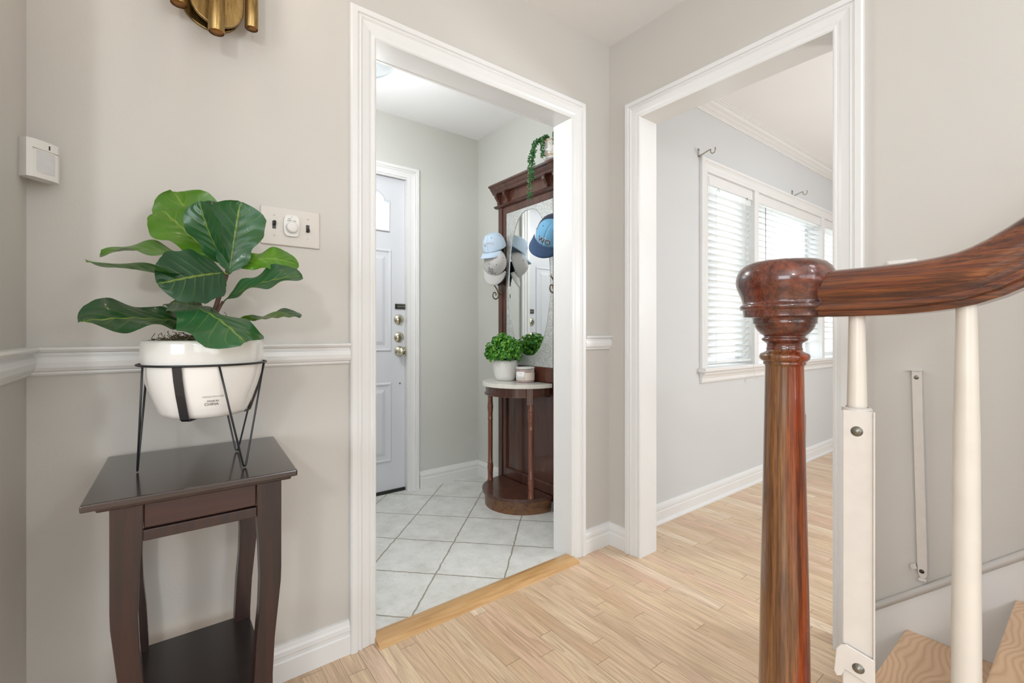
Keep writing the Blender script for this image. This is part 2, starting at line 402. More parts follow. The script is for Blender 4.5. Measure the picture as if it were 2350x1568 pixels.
def foliage(name, cols, sc=60):
    q = N(name); n1 = q.noise(q.pos(), sc, 2)
    k = len(cols); c = q.ramp(n1, [(.3+.4*i/(k-1), srgb(*x)) for i, x in enumerate(cols)])
    q.set(q.b.inputs['Base Color'], c); q.set(q.b.inputs['Roughness'], .4)
    tr = q.n('ShaderNodeBsdfTranslucent', i_Color=srgb(110,180,50)); ms = q.n('ShaderNodeMixShader', i_0=.25)
    q.t.links.new(q.b.outputs[0], ms.inputs[1]); q.t.links.new(tr.outputs[0], ms.inputs[2]); q.t.links.new(ms.outputs[0], q.out.inputs[0])
    return q.m
BOXW = foliage('boxwood_leaves', [(20,72,44),(74,146,44),(140,200,60)], 45)
SUCC = foliage('succulent_leaves', [(38,84,52),(66,122,70),(120,168,112)], 60)
def glassmat(name, fac=.08, tint=(1,1,1,1)):
    q = N(name); tr = q.n('ShaderNodeBsdfTransparent', i_0=tint); gl = q.n('ShaderNodeBsdfGlossy', i_Roughness=.02)
    ms = q.n('ShaderNodeMixShader', i_0=fac); q.t.links.new(tr.outputs[0], ms.inputs[1]); q.t.links.new(gl.outputs[0], ms.inputs[2])
    q.t.links.new(ms.outputs[0], q.out.inputs[0]); return q.m
GLASS = glassmat('window_glass')
GLASSD = glassmat('lamp_dish_glass', .16, (.93,.95,.96,1))
q = N('mirror_silver'); MIRROR = q.fin((.86,.88,.87,1), .015, Metallic=1)
def etch():
    q = N('etched_mirror'); P = q.pos()
    v1 = q.n('ShaderNodeTexVoronoi', i_Vector=P, i_Scale=21, feature='F1', i_Randomness=1.0); d = v1.outputs['Distance']
    rg = q.math('ABSOLUTE', q.math('SUBTRACT', q.math('FRACT', q.math('MULTIPLY', d, 3.2)), .5))
    ln = q.ramp(rg, [(0, (1,1,1,1)), (.08, (.8,.8,.8,1)), (.16, (0,0,0,1))]); n1 = q.noise(P, 90, 4, .7)
    c = q.ramp(n1, [(.35, srgb(176,178,176)), (.65, srgb(212,213,210))]); c = q.mix(q.math('MULTIPLY', ln, .7), c, srgb(226,226,222))
    q.bump(n1, .3, .002)
    return q.fin(c, .4, Metallic=.55)
ETCH = etch()
BLIND = None
def blindmat():
    q = N('blind_white'); q.set(q.b.inputs['Base Color'], srgb(238,238,236)); q.b.inputs['Roughness'].default_value = .4
    tr = q.n('ShaderNodeBsdfTranslucent', i_Color=(.97,.97,.96,1)); ms = q.n('ShaderNodeMixShader', i_0=.6)
    q.t.links.new(q.b.outputs[0], ms.inputs[1]); q.t.links.new(tr.outputs[0], ms.inputs[2]); q.t.links.new(ms.outputs[0], q.out.inputs[0])
    return q.m
BLIND = blindmat()

# ------------------------------------------------------------------ the setting
WA, WB, WC, H = 1.51, 1.765, -.236, 2.44
D1 = (.58, 1.499); D2 = (.556, 1.317); DT = 2.016; DT2 = 2.026      # the two cased openings
m = M().box((-3.6,-4.2,-.1), (7.2, 1.53, 0)); struct('floor', m, PLANK, 'strip oak floor of hall and living room')
m = M().box((-.1, 1.53, -.1), (1.9, 2.84, .0)); struct('floor_foyer', m, TILE, 'grey diagonal tile floor of the foyer')
# wall with the foyer opening
m = M().box((WC-.12, WA, 0), (D1[0]-.02, 1.611, H)).box((D1[1]+.02, WA, 0), (1.878, 1.611, H)).box((D1[0]-.02, WA, DT+.02), (D1[1]+.02, 1.611, H))
struct('wall_front', m, PAINT, 'greige wall with the opening to the foyer')
# wall with living room opening and staircase
m = M().box((WB, D2[1]+.02, 0), (1.878, WA, H)).box((WB, -4.2, 0), (1.878, D2[0]-.02, 4.2)).box((WB, D2[0]-.02, DT2+.02), (1.878, D2[1]+.02, H))
struct('wall_right', m, PAINT, 'greige wall beside the stairs with living room opening')
m = M().box((WC-.12, 1.12, 0), (WC, WA, H)); struct('wall_left', m, PAINT, 'greige wall at the left edge')
m = M().box((-3.6,-4.2,H), (.86, 1.51, H+.1)).box((.86, .1, H), (1.765, 1.51, H+.1)); struct('ceiling', m, CEIL, 'white hall ceiling')
m = M().box((.76,-4.2,H+.1),(.86,.2,4.2)).box((.86,.1,H+.1),(1.765,.2,4.2)); struct('light_block_wall_stair', m, PAINT)  # unseen walls added above the stairs to keep sky light out
struct('light_block_ceiling_stair', M().box((.76,-4.2,4.2),(1.878,.2,4.3)), CEIL)  # unseen lid added over the stairs, blocks sky light from above
m = M().box((-3.6,-4.2,0),(1.765,-4.1,.75)).box((-3.6,-4.2,2.15),(1.765,-4.1,H)).box((-3.6,-4.2,.75),(-2.3,-4.1,2.15)).box((.9,-4.2,.75),(1.765,-4.1,2.15)).box((-.9,-4.2,.75),(-.7,-4.1,2.15))
struct('light_block_wall_back', m, PAINT)  # unseen wall with openings, added to cut the sky light reaching the hall
m = M().box((-3.6,-4.1,0),(-3.5,1.51,.75)).box((-3.6,-4.1,2.15),(-3.5,1.51,H)).box((-3.6,-4.1,.75),(-3.5,-2.6,2.15)).box((-3.6,-.4,.75),(-3.5,1.51,2.15))
struct('light_block_wall_side', m, PAINT)  # unseen side wall added to limit sky light, one opening left in it
struct('wall_side_front', M().box((-3.6,1.51,0),(-.356,1.63,H)), PAINT)
# foyer shell
m = M().box((-.22, 2.82, 0), (.365, 2.98, H)).box((1.315, 2.82, 0), (2.1, 2.98, H)).box((.365, 2.82, 2.055), (1.315, 2.98, H))
struct('wall_foyer_back', m, PAINT_F, 'foyer wall with the front door')
m = M().box((1.86, 1.611, 0), (2.1, 2.82, H)); struct('wall_foyer_right', m, PAINT_F, 'foyer wall behind the hall tree')
m = M().box((-.22, 1.611, 0), (-.1, 2.82, H)); struct('wall_foyer_left', m, PAINT_F)
m = M().box((-.22, 1.51, H), (2.1, 2.98, H+.1)); struct('ceiling_foyer', m, CEIL, 'white foyer ceiling')
# living room shell with window hole
WX0, WX1, WZ0, WZ1 = 2.662, 5.15, .835, 2.018
m = M().box((1.878, WA, 0), (WX0-.02, 1.66, H)).box((WX1+.02, WA, 0), (7.2, 1.66, H)).box((WX0-.02, WA, 0), (WX1+.02, 1.66, WZ0-.03)).box((WX0-.02, WA, WZ1+.02), (WX1+.02, 1.66, H))
struct('wall_living_front', m, PAINT_L, 'pale grey living room wall with the window')
m = M().box((7.08,-4.2,0), (7.2, 1.51, H)).box((1.878,-4.3,0), (7.2,-4.2,H)); struct('wall_living_back', m, PAINT_L)
m = M().box((1.765,-4.2,H+.0), (7.2, 1.66, H+.1)); struct('ceiling_living', m, CEIL, 'white living room ceiling')

CAS = [(0,0),(-.001,0),(-.001,.010),(.004,.013),(.009,.013),(.012,.009),(.018,.009),(.026,.012),(.050,.015),(.056,.019),(.062,.015),(.066,.015),(.069,.021),(.087,.021),(.092,.016),(.092,0)]
def casing(name, o, ux, nrm, x0, x1, z1, sc=1, label=None):
    m = M().frame([(a*sc, b) for a, b in CAS], o, ux, nrm, x0, x1, 0, z1)
    return struct(name, m, TRIM, label)
casing('trim_1', (0, WA, 0), (1,0,0), (0,-1,0), D1[0], D1[1], DT, .93, 'white moulded casing round the foyer opening')
casing('trim_2', (WB, 0, 0), (0,1,0), (-1,0,0), D2[0], D2[1], DT2, .9, 'white moulded casing round the living room opening')
casing('trim_3', (0, 1.611, 0), (1,0,0), (0,1,0), D1[0], D1[1], DT, .9)
def jamb(name, horiz):
    m = M()
    if horiz == 'x':
        y0, y1 = 1.507, 1.612
        m.box((D1[0]-.02, y0, 0), (D1[0], y1, DT+.02)).box((D1[1], y0, 0), (D1[1]+.02, y1, DT+.02)).box((D1[0], y0, DT), (D1[1], y1, DT+.02))
    else:
        x0, x1 = 1.762, 1.879
        m.box((x0, D2[0]-.02, 0), (x1, D2[0], DT2+.02)).box((x0, D2[1], 0), (x1, D2[1]+.02, DT2+.02)).box((x0, D2[0], DT2), (x1, D2[1], DT2+.02))
    return struct(name, m, TRIM, 'white painted jamb lining')
jamb('trim_4', 'x'); jamb('trim_5', 'y')
BASE = [(0,0),(.015,0),(.015,.004),(.016,.058),(.013,.062),(.013,.072),(.015,.076),(.014,.088),(.010,.094),(.007,.106),(0,.108)]
BASE2 = [(0,0),(.028,0),(.028,.006),(.022,.014),(.016,.018),(.015,.060),(.011,.064),(.011,.070),(.014,.074),(.012,.088),(.006,.100),(0,.102)]
struct('baseboard_front', M().sweep_line(BASE, (WC, WA, 0), (D1[0]-.086, WA, 0), (0,-1,0)), TRIM, 'white baseboard behind the side table')
struct('baseboard_corner', M().sweep_line(BASE, (D1[1]+.086, WA, 0), (WB, WA, 0), (0,-1,0)).sweep_line(BASE, (WB, WA, 0), (WB, D2[1]+.083, 0), (-1,0,0)), TRIM, 'white baseboard in the corner between both openings')
struct('baseboard_left', M().sweep_line(BASE, (WC, 1.12, 0), (WC, WA-.016, 0), (1,0,0)), TRIM)
struct('baseboard_foyer', M().sweep_line(BASE, (1.388, 2.82, 0), (1.86, 2.82, 0), (0,-1,0)).sweep_line(BASE, (1.86, 2.805, 0), (1.86, 1.611, 0), (-1,0,0)), TRIM, 'white foyer baseboard')
struct('baseboard_living', M().sweep_line(BASE2, (1.878, WA, 0), (7.08, WA, 0), (0,-1,0)), TRIM, 'white living room baseboard with quarter round')
RAIL = [(0,-.032),(.006,-.032),(.009,-.028),(.009,-.024),(.014,-.021),(.018,-.014),(.019,-.002),(.017,.010),(.013,.016),(.013,.020),(.022,.023),(.026,.028),(.022,.033),(0,.034)]
struct('trim_6', M().sweep_line(RAIL, (WC, WA, .968), (D1[0]-.086, WA, .968), (0,-1,0)), TRIM, 'white chair rail behind the fig plant')
struct('trim_7', M().sweep_line(RAIL, (WC, 1.12, .968), (WC, WA-.004, .968), (1,0,0)), TRIM, 'white chair rail on the left wall')
struct('trim_8', M().sweep_line(RAIL, (D1[1]+.086, WA, .987), (WB, WA, .987), (0,-1,0)), TRIM, 'short white chair rail between the two openings')
CROWN = [(0,-.062),(.006,-.062),(.008,-.056),(.012,-.054),(.012,-.048),(.020,-.044),(.030,-.034),(.042,-.026),(.050,-.014),(.058,-.012),(.058,-.006),(.066,-.004),(.066,0),(0,0)]
struct('trim_9', M().sweep_line([(a*1.15, b) for a, b in CROWN], (1.878, WA, H), (7.08, WA, H), (0,-1,0)), TRIM, 'white crown moulding of the living room')
thr = [(1.452,.0),(1.456,.004),(1.470,.012),(1.495,.017),(1.520,.017),(1.540,.013),(1.552,.002),(1.552,0)]
m = M(); n = len(thr)
vs = [(D1[0]-.004, y, z) for y, z in thr]+[(D1[1]+.004, y, z) for y, z in thr]
m.add(vs, [(i, (i+1) % n, n+(i+1) % n, n+i) for i in range(n)]+[tuple(range(n))[::-1], tuple(range(n, 2*n))])
struct('trim_10', m, OAK, 'honey oak threshold strip between wood and tile')

# front door
dr = M().box((.385, 2.845, .008), (1.298, 2.89, 2.045)); door = None
# slab cut for the arched light: build from pieces
def slab():
    m = M(); y0, y1 = 2.845, 2.89; xa, xb = .385, 1.296; cx = .84; gz0, gz1 = 1.690, 1.886; hw = .348; ah = .315; rise = .095
    m.box((xa,y0,.008),(xb,y1,gz0)).box((xa,y0,gz0),(cx-hw,y1,gz1)).box((cx+hw,y0,gz0),(xb,y1,gz1))
    top = [(xa,gz1),(cx-hw,gz1),(cx-ah,gz1)]+[(cx-ah*math.cos(t), gz1+rise*math.sin(t)) for t in [PI*i/24 for i in range(1,24)]]+[(cx+ah,gz1),(cx+hw,gz1),(xb,gz1),(xb,2.045),(xa,2.045)]
    m.prism(top, (0,y0,0), (1,0,0), (0,0,1), (0,y1-y0,0))
    return m
door = obj('door_1', slab(), TRIM2); door['kind'] = 'structure'; door['label'] = 'white panelled front door with arched light'
cx = .84
out = [(cx-.348,1.690),(cx-.348,1.886),(cx-.315,1.886)]+[(cx-.315*math.cos(t), 1.886+.095*math.sin(t)) for t in [PI*i/24 for i in range(1,24)]]+[(cx+.315,1.886),(cx+.348,1.886),(cx+.348,1.690)]
obj('door_glass', M().prism(out, (0,2.866,0), (1,0,0), (0,0,1), (0,.004,0)), GLASS, door)
obj('glass_frame', M().tube([(a, 2.843, b) for a, b in out], .007, 6, closed=True), TRIM2, door)
for k, (a0, a1) in enumerate(((.495,.785),(.895,1.185))):
    for z0, z1 in ((.934,1.553),(.22,.694)):
        m = M().frame([(0,0),(.004,.006),(.010,.008),(.018,.004),(.022,0)], (0,2.846,0), (1,0,0), (0,-1,0), a0, a1, z0, z1, True)
        e = .045
        m.add([(a0+.02,2.846,z0+.02),(a1-.02,2.846,z0+.02),(a1-.02,2.846,z1-.02),(a0+.02,2.846,z1-.02),(a0+e,2.838,z0+e),(a1-e,2.838,z0+e),(a1-e,2.838,z1-e),(a0+e,2.838,z1-e)],
              [(0,1,5,4),(1,2,6,5),(2,3,7,6),(3,0,4,7),(4,5,6,7)])
        obj('door_panel', m, TRIM2, door)
for z in (1.121, 1.006):
    dbm = obj('deadbolt', M().lathe([(0,.0),(.034,0),(.034,.004),(.030,.008),(.024,.010),(.022,.013),(0,.014)], (1.255,2.845,z), 28, (0,-1,0)), CHROME, door)
    obj('thumb_turn', M().obox((1.255,2.824,z), (.005,0,.003), (0,.007,0), (-.006,0,.014)), STEEL, dbm, .002)
kn = obj('door_knob', M().lathe([(0,0),(.034,0),(.034,.004),(.028,.010),(.013,.014),(.011,.030),(.018,.036),(.026,.044),(.028,.052),(.024,.060),(.012,.065),(0,.066)], (1.258,2.845,.915), 32, (0,-1,0)), CHROME, door)
sl = obj('slide_bolt', M().box((1.228,2.838,1.190), (1.302,2.845,1.224)), DARKM, door, .001)
obj('bolt_bar', M().box((1.240,2.832,1.202), (1.308,2.839,1.212)).box((1.240,2.834,1.194), (1.300,2.840,1.197)).box((1.240,2.834,1.217), (1.300,2.840,1.220)), STEEL, sl, .001)
obj('peg_screw', M().lathe([(0,.004),(.005,.004),(.006,0)], (1.262,2.845,.704), 12, (0,-1,0)), STEEL, door)
obj('door_sweep', M().box((.385,2.835,.0),(1.298,2.846,.02)), DARKM, door)
m = M().frame([(a*.88, b) for a, b in CAS], (0,2.82,0), (1,0,0), (0,-1,0), .378, 1.302, 0, 2.036)
struct('trim_11', m, TRIM, 'white casing round the front door')
m = M().box((.358,2.805,0),(.384,2.98,2.06)).box((1.297,2.805,0),(1.322,2.98,2.06)).box((.384,2.805,2.048),(1.297,2.98,2.06)).box((1.285,2.893,0),(1.298,2.93,2.05)).box((.384,2.893,2.03),(1.29,2.93,2.05))
struct('trim_12', m, TRIM, 'front door jamb')
m = M().lathe([(0,0),(.0165,0),(.0165,.003),(0,.003)], (1.30,2.812,.925), 12, (0,-1,0)); obj('strike_plate', M().box((1.2935,2.822,.885),(1.2972,2.846,.945)), CHROME, door)
# porch ground and rail seen through the blinds
struct('ground_outside', M().box((-4,1.66,-.35),(12,14,-.3)), plain('pale_paving', (232,232,230), .9), 'pale paving outside')

# window
win = obj('window_1', M().frame([(a*.85, b) for a, b in CAS], (0,WA,0), (1,0,0), (0,-1,0), WX0, WX1, WZ0-.015, WZ1), TRIM)
win['kind'] = 'structure'; win['label'] = 'triple living room window with white casing'
m = M().box((WX0-.02,WA-.005,WZ0-.02),(WX0,1.66,WZ1+.02)).box((WX1,WA-.005,WZ0-.02),(WX1+.02,1.66,WZ1+.02)).box((WX0,WA-.005,WZ1),(WX1,1.66,WZ1+.02)).box((WX0,WA,WZ0-.03),(WX1,1.66,WZ0-.012))
obj('window_jamb', m, TRIM, win)
for a in (3.268, 4.48): obj('mullion', M().box((a,WA-.012,WZ0-.012),(a+.062,1.62,WZ1)), TRIM, win, .003)
m = M().sweep_line([(-.06,-.013),(-.06,.013),(.044,.013),(.050,.006),(.050,-.006),(.044,-.013)], (WX0-.093,WA,WZ0-.024), (WX1+.093,WA,WZ0-.024), (0,-1,0))
obj('window_sill', m, TRIM, win)
m = M().sweep_line([(0,-.066),(.012,-.066),(.016,-.056),(.014,-.040),(.020,-.026),(.032,-.014),(.034,0),(0,0)], (WX0-.075,WA,WZ0-.037), (WX1+.075,WA,WZ0-.037), (0,-1,0))
obj('window_apron', m, TRIM, win)
obj('window_fascia', M().box((WX0,1.514,1.952),(WX1,1.530,WZ1)), TRIM, win, .002)
for a, b, mid in ((WX0,3.268,1.46),(3.33,4.48,None),(4.542,WX1,1.46)):
    m = M().frame([(-.035,-.012),(0,-.012),(0,.012),(-.035,.012)], (0,1.63,0), (1,0,0), (0,-1,0), a, b, WZ0-.012, WZ1, True)
    if mid: m.box((a,1.618,mid-.018),(b,1.642,mid+.018))
    sh = obj('window_sash', m, TRIM, win)
    obj('window_pane', M().box((a+.03,1.628,WZ0+.02),(b-.03,1.631,WZ1-.03)), GLASS, sh)
def blind(a, b, ztop, zbot, tilt, pitch, label, wand=None, cord=None, hang=True):
    t = thing('window_blind', label, 'blind', ((a+b)/2, 1.545, ztop), 'white slat blinds in the living room window')
    obj('headrail', M().box((a+.006,1.522,ztop-.038),(b-.006,1.568,ztop)), BLIND, t, .002)
    m = M(); z = ztop-.062; n = 0
    while z > zbot+.035:
        c, s_ = math.cos(tilt), math.sin(tilt)
        def fn(i, j, z=z):
            o_ = (j-.5)*.050; cam_ = .003*(1-(2*j-1)**2)
            return Vector((a+.008+(b-a-.016)*i, 1.545+o_*c-cam_*s_, z+o_*s_+cam_*c))
        m.grid(fn, 1, 4); z -= pitch
    obj('slat', m, BLIND, t, solid=.0026)
    obj('bottom_rail', M().box((a+.008,1.520,zbot),(b-.008,1.570,zbot+.014)), BLIND, t, .003)
    for f in (.22, .78):
        x = a+(b-a)*f
        for yy in (1.519, 1.571): obj('ladder_cord', M().tube([(x,yy,ztop-.03),(x,yy,zbot)], .0011, 5), BLIND, t)
    if wand: obj('tilt_wand', M().tube([(wand,1.512,ztop-.04),(wand,1.510,ztop-.55)], .003, 6), INKL, t)
    if cord:
        pcd = obj('pull_cord', M().tube([(cord,1.508,ztop-.03),(cord,1.476,1.0),(cord,1.45,.74)], .0012, 5), BLIND, t)
        obj('cord_tassel', M().lathe([(0,.02),(.004,.018),(.006,0),(0,-.002)], (cord,1.45,.722), 10), BLIND, pcd)
    return t
b1 = blind(WX0, 3.268, 1.950, .842, math.radians(-48), .0415, 'left white slat blind, lowered and tilted, beside the opening jamb', cord=3.16)
m = M().add([(2.668,1.511,1.945),(2.70,1.511,1.945),(2.695,1.511,1.998),(2.675,1.511,1.998)], [(0,1,2,3)])
obj('mount_bracket', m, LENS, b1, solid=.002)
obj('rail_clip', M().tube([(3.18,1.518,1.94),(3.19,1.512,1.955),(3.20,1.518,1.94)], .0015, 5), STEEL, b1)
obj('rail_clip', M().tube([(2.80,1.518,1.93),(2.81,1.510,1.945),(2.83,1.518,1.93)], .0012, 5), STEEL, b1)
blind(3.332, 4.478, 1.972, .957, math.radians(12), .042, 'wide middle white blind with open slats, raised above the sill', wand=3.46)
blind(4.544, WX1, 1.950, .975, math.radians(25), .042, 'right white slat blind partly cut off by the opening casing')

NICK = plain('satin_nickel', (176,172,162), .3, .1, 60, Metallic=.8)
# curtain rod brackets
def rodbracket(x, label):
    t = thing('curtain_rod_bracket', label, 'bracket', (x, WA, 2.1), 'bare curtain rod brackets above the window')
    obj('back_plate', M().box((x-.008,WA-.003,2.088),(x+.008,WA,2.142)), NICK, t, .002)
    obj('arm', M().tube([(x,WA-.003,2.092),(x,WA-.03,2.098),(x,WA-.070,2.110),(x,WA-.078,2.109)], .0042, 8), NICK, t)
    obj('rod_cradle', M().tube([(x,WA-.078,2.112)]+[(x, WA-.092+.014*math.cos(q_), 2.098-.014*math.sin(q_)) for q_ in [PI*i/10 for i in range(11)]]+[(x,WA-.106,2.114)], .0034, 8), NICK, t)
    obj('screw', M().lathe([(0,.003),(.003,.003),(.004,0)], (x,WA-.003,2.13), 8, (0,-1,0)), DARKM, t)
rodbracket(2.572, 'nickel curtain rod bracket above the left window corner')
rodbracket(3.90, 'nickel curtain rod bracket above the wide middle blind')

# wall vent
t = thing('wall_vent', 'white metal wall register low on the living room wall', 'vent', (3.98, WA, .29))
obj('vent_frame', M().box((3.88,WA-.008,.178),(4.165,WA,.396)), PAINTM, t, .002)
m = M()
for i in range(14):
    m.box((3.865,WA-.0095,.200+i*.0128),(3.965,WA-.007,.207+i*.0128)); m.box((3.99,WA-.0095,.200+i*.0128),(4.145,WA-.007,.207+i*.0128))
obj('louver_slot', m, DARKM, t)

# ------------------------------------------------------------------ stairs
RUN, RISE = .217, .188
st = thing('staircase', 'oak treads rising along the right wall with white skirt board', 'stairs', (1.33, .0, 0))
for k in range(7):
    yn = .367-RUN*k; zt_ = .165+RISE*k
    m = M().box((.905 if k else .90, yn-RUN-.012, zt_-.026), (WB-.021, yn, zt_))
    if k == 0:
        m = M(); pts = [(WB-.021,.137),(WB-.021,.367),(1.06,.367)]
        pts += [(.937+.13*math.cos(a), .376+.09*math.sin(a)) for a in [math.radians(20+i*14) for i in range(12)]]
        pts += [(.80,.30),(.85,.137)]
        m.prism(pts, (0,0,zt_-.026), (1,0,0), (0,1,0), (0,0,.026))
    obj('tread', m, TREAD, st, .006, seg=3)
    z0 = 0 if k == 0 else zt_-RISE
    obj('riser', M().box((.93, yn-.045, z0), (WB-.021, yn-.025, zt_-.026)), TRIM, st)
m = M(); yl = .479
poly = [(yl,0),(yl,.165)]+[(yl-1.75, .165+1.75*.90)]+[(yl-1.75, .165+1.75*.90-.55)]+[(.1,0)]
m.prism(poly, (WB-.020,0,0), (0,1,0), (0,0,1), (.020,0,0))
obj('skirt_board', m, TRIM, st)
dirv = Vector((0,-1,.90)).normalized(); nv = Vector((0,.90,1)).normalized()
p0 = Vector((WB-.020, yl, .165))
obj('skirt_cap', M().tube([p0+Vector((.004,0,-.005)), p0+dirv*2.3+Vector((.004,0,-.005))], .010, 12), TRIM, st)
m = M().prism([(.36,0),(.36,.139),(-1.2,.139+1.56*.866),(-1.2,.139+1.56*.866-.35),(-.8,0)], (.915,0,0), (0,1,0), (0,0,1), (.02,0,0))
obj('stringer', m, TRIM, st)

rl = thing('stair_railing', 'glossy mahogany newel post and curving handrail with white balusters', 'railing', (.937, .376, .165))
NX, NY = .937, .376
def zz(y): return CAMZ-(y-764)*.87/1058.6
KR = .000712
np_ = [(600,0),(600.5,60),(603,82),(609,97),(618,107),(630,113),(643,116),(655,115),(668,110),(680,104),(692,100),(698,99),(700,102),(703,106),(707,106),(711,104),(712,99),(715,98),(726,97),(728,97),(729,78),(731,75),(740,74),(742,75),(744,70),(750,69),(758,64),(766,56),(770,50),(773,47),(775,50),(778,54),(782,52),(785,46),(787,43),(789,41),(797,41),(801,43),(804,41)]
cap_ = [(p[1]*KR, zz(p[0])) for p in np_]
obj('newel_cap', M().lathe([(r, z) for r, z in cap_], (NX, NY, 0), 64), MAHOG_C, rl)
sh_ = [(801,41),(806,43),(809,50),(812,57),(817,59),(823,58),(828,53),(830,48),(832,50),(836,49),(838,45.5),(842,45),(900,46),(1000,48),(1100,50),(1200,52.5),(1300,55),(1450,58),(1568,60),(1640,61)]
prof = [(p[1]*KR, zz(p[0])) for p in sh_]+[(.047,.29),(.052,.28),(.052,.27),(.044,.265),(.044,.26)]
obj('newel_shaft', M().lathe(prof, (NX, NY, 0), 56), MAHOG, rl)
obj('newel_block', M().box((NX-.046,NY-.046,.165),(NX+.046,NY+.046,.262)), MAHOG, rl, .004)
# handrail: profile swept up the easing
RP = [(-.022,0),(-.024,.003),(-.025,.009),(-.031,.012),(-.0325,.0165),(-.031,.021),(-.0235,.0225),(-.0235,.0265),(-.029,.034),(-.033,.046),(-.033,.058),(-.029,.069),(-.020,.077),(-.008,.081),(0,.082)]
RP = RP+[(-a, b) for a, b in reversed(RP[:-1])]
ctrl = [(.350,1.0625),(.30,1.0625),(.26,1.0625),(.225,1.0630),(.195,1.0640),(.165,1.0665),(.140,1.0700),(.115,1.0755),(.090,1.0850),(.065,1.0985),(.040,1.1150),(.010,1.1380),(-.03,1.1720),(-.10,1.233),(-.3,1.406),(-.9,1.926)]
def rail_mesh():
    m = M(); vs = []; n = len(RP)
    for i, (y, z) in enumerate(ctrl):
        a = ctrl[max(i-1,0)]; b = ctrl[min(i+1,len(ctrl)-1)]
        t = Vector((0, b[0]-a[0], b[1]-a[1])).normalized(); up = Vector((1,0,0)).cross(t); up = -up if up.z < 0 else up
        for u_, v_ in RP: vs.append(Vector((NX,y,z))+Vector((1,0,0))*u_+up*v_)
    fs = [(i*n+k, i*n+(k+1) % n, (i+1)*n+(k+1) % n, (i+1)*n+k) for i in range(len(ctrl)-1) for k in range(n)]
    fs.append(tuple(range(n))); fs.append(tuple(reversed(range((len(ctrl)-1)*n, len(ctrl)*n))))
    m.add(vs, fs, True); return m
hr = obj('handrail', rail_mesh(), MAHOG_Y, rl)
ss = hr.modifiers.new('edge', 'EDGE_SPLIT'); ss.split_angle = math.radians(40)
def railz(y):
    for (a, za), (b, zb) in zip(ctrl, ctrl[1:]):
        if b <= y <= a: return za+(zb-za)*(a-y)/(a-b)
    return 1.06
for i, yb in enumerate((.262, .129, .012, -.1, -.215, -.33)):
    zt_ = railz(yb)+.004; zb_ = .165+RISE*max(0, math.floor((.367-yb)/RUN))
    L_ = zt_-zb_
    pr = [(.0115,zt_),(.0125,zt_-.06),(.0150,zt_-.20),(.0162,zt_-.45),(.0168,zt_-.62),(.0170,zb_+.02),(.0170,zb_)]
    if zt_-.62 < zb_+.03: pr = [(.0115,zt_),(.0125,zt_-.06),(.0150,zt_-.20),(.0165,zt_-.42),(.0170,zb_)]
    obj('baluster', M().lathe(pr, (NX, yb, 0), 32), BALU, rl)

# gate hardware screwed to the first baluster
fn_ = Vector((-.965,-.262,0)); sd = Vector((-fn_.y, fn_.x, 0)); sd = -sd if sd.dot(RT) < 0 else sd
gb = Vector((NX, .262, 0))+fn_*.020
t = thing('gate_mounting_rail', 'white metal gate rail screwed to the first baluster', 'gate hardware', (gb.x, gb.y, .44))
wz0, wz1 = .36, .906
m = M().obox(gb+Vector((0,0,(wz0+wz1)/2))+sd*.002, sd*.0205, fn_*.0016, Vector((0,0,(wz1-wz0)/2)))
m.obox(gb+Vector((0,0,(wz0+wz1)/2))-sd*.018-fn_*.007, sd*.0014, fn_*.008, Vector((0,0,(wz1-wz0)/2)))
m.obox(gb+Vector((0,0,(wz0+wz1)/2))+sd*.0225+fn_*.001, sd*.0014, fn_*.004, Vector((0,0,(wz1-wz0)/2)))
obj('channel', m, PAINTM, t, .001)
m = M().lathe([(.0155,.902),(.021,.902),(.0215,.906),(.020,.909),(.0158,.910)], (NX,.262,0), 28); obj('top_collar', m, PAINTM, t)
obj('screw', M().lathe([(0,.004),(.004,.0038),(.0065,.0018),(.0085,0)], gb+fn_*.0016+Vector((0,0,.872))+sd*.0, 18, fn_), STEEL, t)
bc = gb+fn_*.004+Vector((0,0,.487))
m = M()
pl = [(-.031,-.020),(-.027,-.028),(-.020,-.024),(-.016,-.012),(.024,-.027),(.024,.018),(-.014,.030),(-.022,.027),(-.028,.018)]
m.prism(pl, bc, sd, (0,0,1), fn_*.003)
clm = obj('lower_clamp', m, PAINTM, t, .0015)
obj('screw', M().lathe([(0,.005),(.004,.0045),(.0065,.002),(.0085,0)], bc+fn_*.003+sd*.002+Vector((0,0,-.003)), 18, fn_), STEEL, clm)
# strip on the wall
t = thing('wall_gate_strip', 'narrow white metal strip screwed upright to the stair wall', 'gate hardware', (WB-.01, .34, .6))
m = M().add([(WB-.012,.357,.925),(WB-.012,.336,.925),(WB-.012,.345,.335),(WB-.012,.323,.325)], [(0,1,3,2)])
m = M(); ys = [(.925,.357,.335),(.36,.344,.322),(.335,.342,.3225),(.325,.336,.328)]
vs = [(WB-.014,a,z) for z,a,b in ys]+[(WB-.014,b,z) for z,a,b in ys]; vs += [(WB-.004,p[1],p[2]) for p in vs]
fs = [(i,i+1,5+i,4+i) for i in range(3)]+[(8+i,12+i,13+i,9+i) for i in range(3)]+[(i,8+i,9+i,1+i) for i in range(3)]+[(4+i,5+i,13+i,12+i) for i in range(3)]+[(0,4,12,8),(3,11,15,7)]
m.add(vs, fs); obj('strip', m, PAINTM, t, .001)
obj('top_flange', M().box((WB-.016,.334,.924),(WB,.368,.9265)), PAINTM, t)
obj('screw', M().lathe([(0,.004),(.003,.0035),(.006,0)], (WB-.014,.346,.905), 16, (-1,0,0)), STEEL, t)
